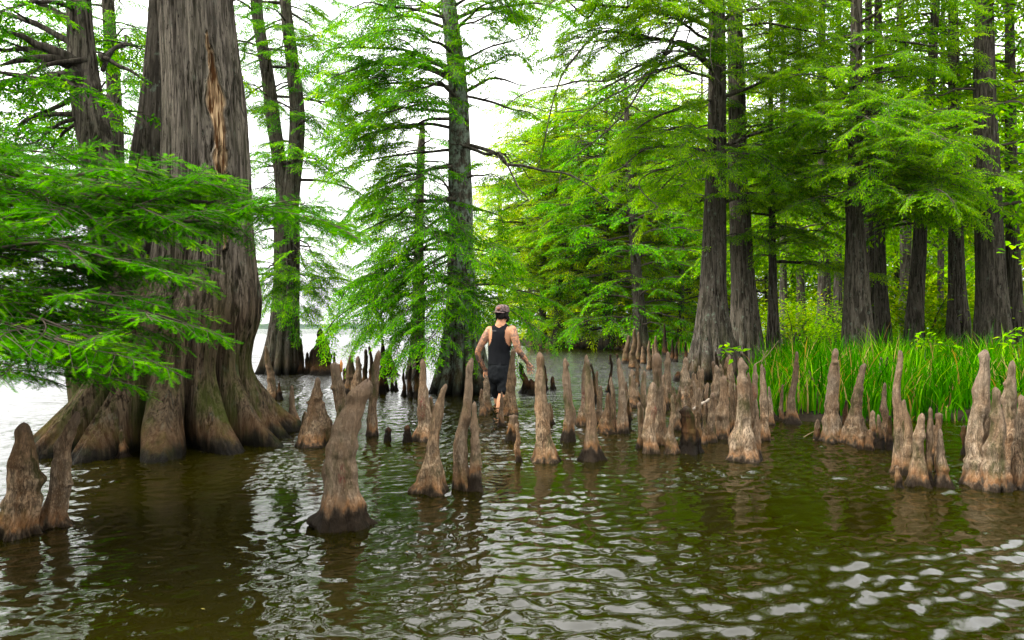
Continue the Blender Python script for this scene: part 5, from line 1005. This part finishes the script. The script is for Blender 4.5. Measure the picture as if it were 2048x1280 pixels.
# ------------------------------------------------------------------ the wading man, seen from behind
PD = 10.0     # the figure is modelled as if 10 m off, then set down at 12 m at its real size
def P(px, py, dd=0.): return W(px, py, PD + dd)
def build_person():
    root = bpy.data.objects.new('person', None); COL.objects.link(root); base = W(1003, HY, PD); base[2] = -.05; wl = W(1003, HY, 12.); root.location = (wl[0], wl[1], CH + 1.2 * (base[2] - CH)); root.scale = (1.2,) * 3; root.rotation_euler = (0, 0, radians(-14))
    tag(root, 'man in black tank top, shorts and patterned cap wading away, arms tattooed', 'person')
    k = FP / PD
    def ell(mb, rows, n=28):
        """rows: (x, y, z, rx, ry) horizontal sections"""
        C = catmull(np.array(rows, float), 40); th = np.arange(n) / n * 2 * pi
        V = np.stack([C[:, 0:1] + C[:, 3:4] * np.cos(th), C[:, 1:2] + C[:, 4:5] * np.sin(th), np.broadcast_to(C[:, 2:3], (40, n))], -1).reshape(-1, 3)
        V = np.concatenate([V, [C[0, :3]], [C[-1, :3]]]); j = np.arange(n)
        mb.add(V, [grid_faces(40, n), np.stack([np.full(n, 40*n), (j+1) % n, j], -1), np.stack([np.full(n, 40*n+1), 39*n+j, 39*n+(j+1) % n], -1)])
    def tube(mb, pts, rad, n=18, m=26):
        C = catmull(np.array([[*p, r_] for p, r_ in zip(pts, rad)]), m); mb.tube(C[:, :3], C[:, 3], n)
        for c, rr in ((C[0], C[0, 3]), (C[-1], C[-1, 3])):      # rounded ends
            u = np.linspace(-pi / 2, pi / 2, 9); rows = [(c[0], c[1], c[2] + rr * sin(a), max(.001, rr * cos(a)), max(.001, rr * cos(a))) for a in u]; ell(mb, rows, 14)
    zc = lambda py: CH - (py - HY) / k
    X = lambda px: (px - 1024) / k
    mb = MB()
    # torso
    trows = [(X(1001), PD, zc(752), .165, .125), (X(1000), PD, zc(738), .168, .125), (X(999), PD, zc(722), .152, .11), (X(998), PD, zc(705), .150, .105), (X(999), PD, zc(688), .168, .112),
             (X(1000), PD, zc(674), .182, .118), (X(1001), PD, zc(663), .185, .11), (X(1001), PD, zc(656), .155, .09), (X(1001), PD, zc(651), .085, .07)]
    ell(mb, trows)
    # traps and neck
    ell(mb, [(X(1001), PD, zc(657), .15, .075), (X(1001.5), PD - .01, zc(650), .085, .07), (X(1002), PD, zc(644), .070, .070), (X(1003), PD + .012, zc(632), .066, .066)])
    # head
    hc = np.array([X(1003.5), PD + .03, zc(626)])
    ell(mb, [(hc[0], hc[1] + .012, hc[2] - .125, .032, .04), (hc[0], hc[1] + .012, hc[2] - .11, .058, .072), (hc[0], hc[1] + .005, hc[2] - .06, .080, .098), (hc[0], hc[1], hc[2], .090, .108), (hc[0], hc[1], hc[2] + .05, .088, .104), (hc[0], hc[1], hc[2] + .09, .055, .07), (hc[0], hc[1], hc[2] + .112, .012, .02)])
    # nose pointing away and to the right, jaw, ears, brow
    f = np.array([sin(radians(40)), cos(radians(40)), 0]); tube(mb, [hc + f * .085 + [0, 0, .012], hc + f * .103 + [0, 0, -.015], hc + f * .108 + [0, 0, -.03]], [.010, .012, .012], 8, 8)
    tube(mb, [hc + f * .05 + [0, 0, -.10], hc + f * .085 + [0, 0, -.095]], [.028, .022], 10, 8)
    sv = np.array([cos(radians(40)), -sin(radians(40)), 0])
    for s in (-1, 1):
        e = hc + sv * s * .092 - f * .012; ell(mb, [(e[0], e[1], e[2] - .03, .004, .006), (e[0], e[1], e[2] - .015, .012, .014), (e[0], e[1], e[2] + .012, .014, .02), (e[0], e[1], e[2] + .032, .004, .008)], 10)
    # arms
    L_ = [P(979, 661), P(970, 676, -.03), P(960, 694, -.04), P(954.5, 707, -.03), P(958, 722, .02), P(965, 738, .08)]
    tube(mb, L_, [.066, .060, .050, .044, .043, .028]); R_ = [P(1025, 660), P(1031, 674, -.03), P(1036, 690, -.04), P(1040, 702, -.02), P(1047, 714, .04), P(1053.5, 726, .10)]
    tube(mb, R_, [.068, .062, .052, .046, .042, .027])
    # hands: palm, four fingers, thumb
    def hand(w, d, nrm, s, sp=1., bend=.5):
        d = d / np.linalg.norm(d); sd_ = np.cross(d, nrm); sd_ /= np.linalg.norm(sd_); nn = np.cross(sd_, d)
        for q in (-.026, -.009, .009, .026):
            tube(mb, [w + sd_ * q * .7, w + d * .045 + sd_ * q, w + d * .088 + sd_ * q * 1.05], [.017, .016, .013], 8, 8)
        for q, ln in zip((-.032, -.011, .011, .031), (.066, .078, .074, .058)):
            a = w + d * .085 + sd_ * q * 1.05; b = a + d * ln * .5 + nn * bend * .012 + sd_ * q * .25 * sp; c = b + d * ln * .42 - nn * -bend * .03 + sd_ * q * .1 * sp
            tube(mb, [a, (a + b) / 2, b, c], [.0105, .0098, .009, .0075], 8, 10)
        a = w + d * .025 + sd_ * s * .032; b = a + d * .035 + sd_ * s * .028 + nn * .01; c = b + d * .035 + sd_ * s * .008 + nn * .012
        tube(mb, [a, b, c], [.014, .0115, .009], 8, 10)
    hand(P(966, 740, .09), P(976, 757, .09) - P(966, 740, .09), np.array([.2, -1, 0.1]), 1)
    hand(P(1054, 727, .11), P(1059, 748, .14) - P(1054, 727, .11), np.array([.5, -1, .1]), -1, 1.6, .9)
    # legs: the left one stepping forward
    hipz = zc(752)
    tube(mb, [(X(1009), PD, hipz + .04), (X(1009), PD + .0, zc(765)), (X(1007.5), PD - .02, zc(783)), (X(1006), PD - .04, zc(790)), (X(1004), PD - .08, zc(800)), (X(1002), PD - .12, zc(815)), (X(1001), PD - .14, -.17)], [.095, .085, .062, .06, .058, .042, .036])
    tube(mb, [(X(990), PD + .02, hipz + .04), (X(988), PD + .10, zc(770)), (X(988), PD + .19, zc(790)), (X(988), PD + .2, zc(803)), (X(988), PD + .22, zc(815)), (X(988), PD + .24, -.17)], [.095, .082, .064, .056, .05, .038])
    for fx, fy in ((X(1001), PD - .10), (X(988), PD + .28)):
        tube(mb, [(fx, fy - .08, -.17), (fx, fy + .03, -.18), (fx + .01, fy + .14, -.195)], [.04, .042, .028])
    sk = N('tattooed_skin'); o_ = sk.obj(); n1 = sk.noise(o_, 14, 4, .6, 1.2); n2 = sk.noise(o_, 42, 3, .6, 1.); tt = sk.attr('ink')
    ink = sk.math('MULTIPLY', tt, sk.ramp(sk.math('ADD', sk.math('MULTIPLY', n1, .7), sk.math('MULTIPLY', n2, .3)), (.44, 0.), (.52, .85)))
    skc = sk.mix(sk.noise(o_, 6, 3), (.62, .29, .15), (.78, .40, .22)); skc = sk.mix(ink, skc, (.07, .07, .075))
    xx = sk.princ(skc, .5, sk.bump(n2, .15, .003), .12); sk.set(xx, 'Subsurface Weight', .08)
    me = mb.mesh('body', sk.m, base); body = link('body', me, root)
    rm = body.modifiers.new('r', 'REMESH'); rm.mode = 'VOXEL'; rm.voxel_size = .0075; rm.use_smooth_shade = True
    sm_ = body.modifiers.new('s', 'SMOOTH'); sm_.iterations = 3; sm_.factor = .5
    dg = bpy.context.evaluated_depsgraph_get(); m2 = bpy.data.meshes.new_from_object(body.evaluated_get(dg)); body.modifiers.clear(); body.data = m2
    co = np.zeros(len(m2.vertices) * 3, np.float32); m2.vertices.foreach_get('co', co); co = co.reshape(-1, 3) + base
    lx, rx = X(978), X(1024); z = co[:, 2]
    arm = ((co[:, 0] < lx - .0) | (co[:, 0] > rx + .0)) & (z > zc(745)) & (z < zc(657))
    fore = arm & (z < zc(704)); a_ = m2.attributes.new('ink', 'FLOAT', 'POINT'); a_.data.foreach_set('value', (arm * .75 + fore * .3).astype(np.float32))
    m2.polygons.foreach_set('use_smooth', np.ones(len(m2.polygons), bool))
    if not m2.materials: m2.materials.append(sk.m)
    # tank top: shell round the torso, cut to a racer back
    def cloth(nm, tone, sheen=.3):
        c = N(nm); o2 = c.obj(); w_ = c.noise(c.map(o2, (1, 1, .35)), 9, 3, .5, .8); c.princ(tone, .8, c.bump(c.math('ADD', w_, c.math('MULTIPLY', c.noise(o2, 300, 2), .05)), .7, .035), .04); return c.m
    n, m = 96, 90; C = catmull(np.array([(X(1000), PD, zc(729), .180, .135), (X(999), PD, zc(718), .170, .125), (X(998), PD, zc(705), .162, .118), (X(999), PD, zc(688), .176, .124), (X(1000), PD, zc(674), .190, .128), (X(1001), PD, zc(663), .192, .12), (X(1001), PD, zc(656), .164, .100), (X(1001.5), PD, zc(650), .105, .085), (X(1002), PD, zc(646), .075, .075)]), m)
    th = np.arange(n) / n * 2 * pi
    fold = 1 + .018 * noise(np.cos(th)[None] * 4, np.sin(th)[None] * 4, C[:, 2:3] * 3, 4) + .01 * noise(np.cos(th)[None] * 9, np.sin(th)[None] * 9, C[:, 2:3] * 6, 5)
    V = np.stack([C[:, 0:1] + C[:, 3:4] * np.cos(th) * fold, C[:, 1:2] + C[:, 4:5] * np.sin(th) * fold, np.broadcast_to(C[:, 2:3], fold.shape)], -1).reshape(-1, 3)
    F = grid_faces(m, n); cen = V[F].mean(1); pyc = HY - (cen[:, 2] - CH) * k
    back = cen[:, 1] < PD
    half = np.where(back, np.interp(pyc, [645, 650, 660, 672, 684, 692, 697], [17, 16.5, 13.5, 12.5, 15.5, 20, 99]), np.interp(pyc, [645, 650, 660, 675, 690, 697], [17, 17, 15, 17, 22, 99]))
    neck = np.where(back, (np.abs(cen[:, 0] - X(1001)) * k < np.interp(pyc, [646, 651, 655.5], [13, 9.5, 0])) & (pyc < 655.5), (np.abs(cen[:, 0] - X(1001)) * k < np.interp(pyc, [646, 655, 668], [13, 12, 0])) & (pyc < 668))
    ctr = np.interp(pyc, [650, 700], [1000.5, 1000]); keep = (np.abs(cen[:, 0] * k + 1024 - ctr) < half) & ~neck
    tk = link('tank_top', mkmesh('tank_top', V - base, [F[keep]], cloth('black_jersey', (.012, .013, .015))), root)
    so_ = tk.modifiers.new('s', 'SOLIDIFY'); so_.thickness = .005
    # small grey maker's mark between the shoulder blades
    gl = N('grey_print'); gl.princ((.25, .25, .25), .7)
    mbp = MB()
    for i, ww_ in enumerate((.012, .007, .012, .007, .010)):
        x0 = X(990.5) + .021 * 0 + i * .013 - .026 + .01; y0 = PD - .131; z0 = zc(662.5)
        b = np.array([(x0, y0, z0), (x0 + ww_ * .8, y0, z0), (x0 + ww_ * .8, y0, z0 + .012), (x0, y0, z0 + .012), (x0, y0 + .004, z0), (x0 + ww_ * .8, y0 + .004, z0), (x0 + ww_ * .8, y0 + .004, z0 + .012), (x0, y0 + .004, z0 + .012)])
        mbp.add(b, np.array([(0, 1, 2, 3), (1, 5, 6, 2), (5, 4, 7, 6), (4, 0, 3, 7), (3, 2, 6, 7), (4, 5, 1, 0)]))
    link('chest_print', mbp.mesh('chest_print', gl.m, base, smooth=False), tk)
    # shorts: hips and two legs
    ms = MB(); ell(ms, [(X(1000), PD, zc(768), .06, .07), (X(1000), PD, zc(760), .150, .13), (X(1000), PD, zc(750), .188, .142), (X(1000), PD, zc(738), .184, .14), (X(1000), PD, zc(726), .168, .128), (X(1000), PD, zc(722), .160, .12)])
    tube(ms, [(X(1009), PD, zc(742)), (X(1010.5), PD - .005, zc(758)), (X(1009.5), PD - .02, zc(770)), (X(1009), PD - .03, zc(778))], [.112, .112, .104, .098])
    tube(ms, [(X(990), PD + .02, zc(742)), (X(988), PD + .08, zc(760)), (X(987.5), PD + .15, zc(778)), (X(987.5), PD + .18, zc(788))], [.112, .108, .10, .095])
    tube(ms, [(X(999), PD + .02, zc(750)), (X(999), PD + .06, zc(762))], [.12, .10])
    sh = link('shorts', ms.mesh('shorts', cloth('black_shorts_cloth', (.016, .018, .02)), base), root)
    r2 = sh.modifiers.new('r', 'REMESH'); r2.mode = 'VOXEL'; r2.voxel_size = .011; r2.use_smooth_shade = True; s2 = sh.modifiers.new('s', 'SMOOTH'); s2.iterations = 4
    tx = bpy.data.textures.new('cloth_fold', 'CLOUDS'); tx.noise_scale = .09; d2 = sh.modifiers.new('d', 'DISPLACE'); d2.texture = tx; d2.strength = .03; d2.mid_level = .5
    # hair and cap
    hm = N('dark_hair'); hm.princ((.012, .009, .007), .6, hm.bump(hm.noise(hm.map(hm.obj(), (1, 1, .15)), 120, 3), .9, .01), .08)
    mh = MB(); ell(mh, [(hc[0] - .004, hc[1] - .020, hc[2] - .090, .060, .070), (hc[0] - .004, hc[1] - .016, hc[2] - .055, .088, .098), (hc[0], hc[1] - .012, hc[2] - .01, .098, .108), (hc[0], hc[1] - .010, hc[2] + .03, .096, .11), (hc[0], hc[1] - .01, hc[2] + .05, .07, .09)])
    rs = np.random.RandomState(2)
    for i in range(26):
        a = rs.uniform(pi, 2 * pi) ; q = hc + np.array([.088 * cos(a), .098 * sin(a) - .014, -.045]); mh.tube([q + [0, 0, .03], q + [0, 0, -.02], q + [rs.uniform(-.012, .012), -.004, -.05]], [.012, .010, .003], 5)
    bd = hc + f * .07 + np.array([0, 0, -.075]); ell(mh, [(bd[0], bd[1], bd[2] - .06, .02, .02), (bd[0], bd[1], bd[2] - .03, .045, .045), (bd[0], bd[1], bd[2] + .02, .05, .045), (bd[0], bd[1], bd[2] + .035, .03, .03)], 14)
    link('hair', mh.mesh('hair', hm.m, base), root)
    cm = N('camouflage_cloth'); cn2 = cm.noise(cm.obj(), 30, 4, .7); cm.princ(cm.ramp(cn2, (.35, (.06, .05, .045)), (.5, (.20, .13, .12)), (.65, (.33, .26, .24))), .95, None, .03)
    mc = MB(); ell(mc, [(hc[0], hc[1] + .002, hc[2] + .015, .106, .120), (hc[0], hc[1] + .002, hc[2] + .05, .105, .119), (hc[0], hc[1], hc[2] + .088, .096, .108), (hc[0], hc[1], hc[2] + .116, .066, .076), (hc[0], hc[1], hc[2] + .128, .008, .01)])
    cap = link('cap', mc.mesh('cap', cm.m, base), root)
    # brim is turned to the back: broad flat visor over the neck
    b_ = -np.array([sin(radians(28)), cos(radians(28)), 0]); sx_ = np.array([-b_[1], b_[0], 0]); u = np.linspace(-1, 1, 17); rows = []
    for rr_ in (0, .5, 1.):
        rows.append([hc + np.array([0, 0, .018]) + sx_ * .104 * a * (1 - .12 * rr_) + b_ * (.112 * math.sqrt(1 - .75 * a * a) + .055 * rr_ * (1 - .55 * a * a)) + np.array([0, 0, -.012 * rr_ - .012 * a * a]) for a in u])
    Vb = np.array(rows).reshape(-1, 3); Vb = np.concatenate([Vb, Vb + [0, 0, .006]]); Fb = grid_faces(3, 17, False); nb_ = 51
    edge = [(34 + i, 35 + i, 35 + i + nb_, 34 + i + nb_) for i in range(16)]
    link('brim', mkmesh('brim', Vb - base, [Fb, Fb[:, ::-1] + nb_, np.array(edge)], cm.m), cap)
    pm = N('leather_patch'); pm.princ(pm.mix(pm.noise(pm.obj(), 60), (.16, .05, .03), (.3, .1, .06)), .7); 
    mp_ = MB(); c0 = np.array([X(1000), hc[1] - .119, hc[2] + .062]); a = np.arange(18) / 18 * 2 * pi
    ring = lambda s, y: np.stack([c0[0] + .030 * s * np.cos(a), c0[1] + y + .035 * (.03 * s * np.cos(a)) / .03 * .0 + .25 * np.abs(.030 * s * np.sin(a)) * (np.sin(a) > 0), c0[2] + .026 * s * np.sin(a)], -1)
    mp_.add(np.concatenate([ring(1, .012), ring(1, 0), ring(.05, -.002)]), [grid_faces(3, 18)]); link('patch', mp_.mesh('patch', pm.m, base), cap)
build_person()

# ------------------------------------------------------------------ the air: thin even haze
hz = N('haze_air'); pv_ = hz.n('VolumePrincipled'); hz.set(pv_, 'Color', (.86, .92, 1., 1)); hz.set(pv_, 'Density', .00004); hz.set(pv_, 'Anisotropy', .2)
hz.t.links.new(pv_.outputs[0], hz.out.inputs['Volume'])
x0, x1, y0, y1, z0, z1 = -3600, 3600, -300, 3700, -2, 60
Vh = np.array([(x, y, z) for x in (x0, x1) for y in (y0, y1) for z in (z0, z1)], float)
Fh = np.array([(0, 1, 3, 2), (4, 6, 7, 5), (0, 4, 5, 1), (2, 3, 7, 6), (0, 2, 6, 4), (1, 5, 7, 3)])
tag(link('haze', mkmesh('haze', Vh, [Fh], hz.m, smooth=False)), kind='stuff')
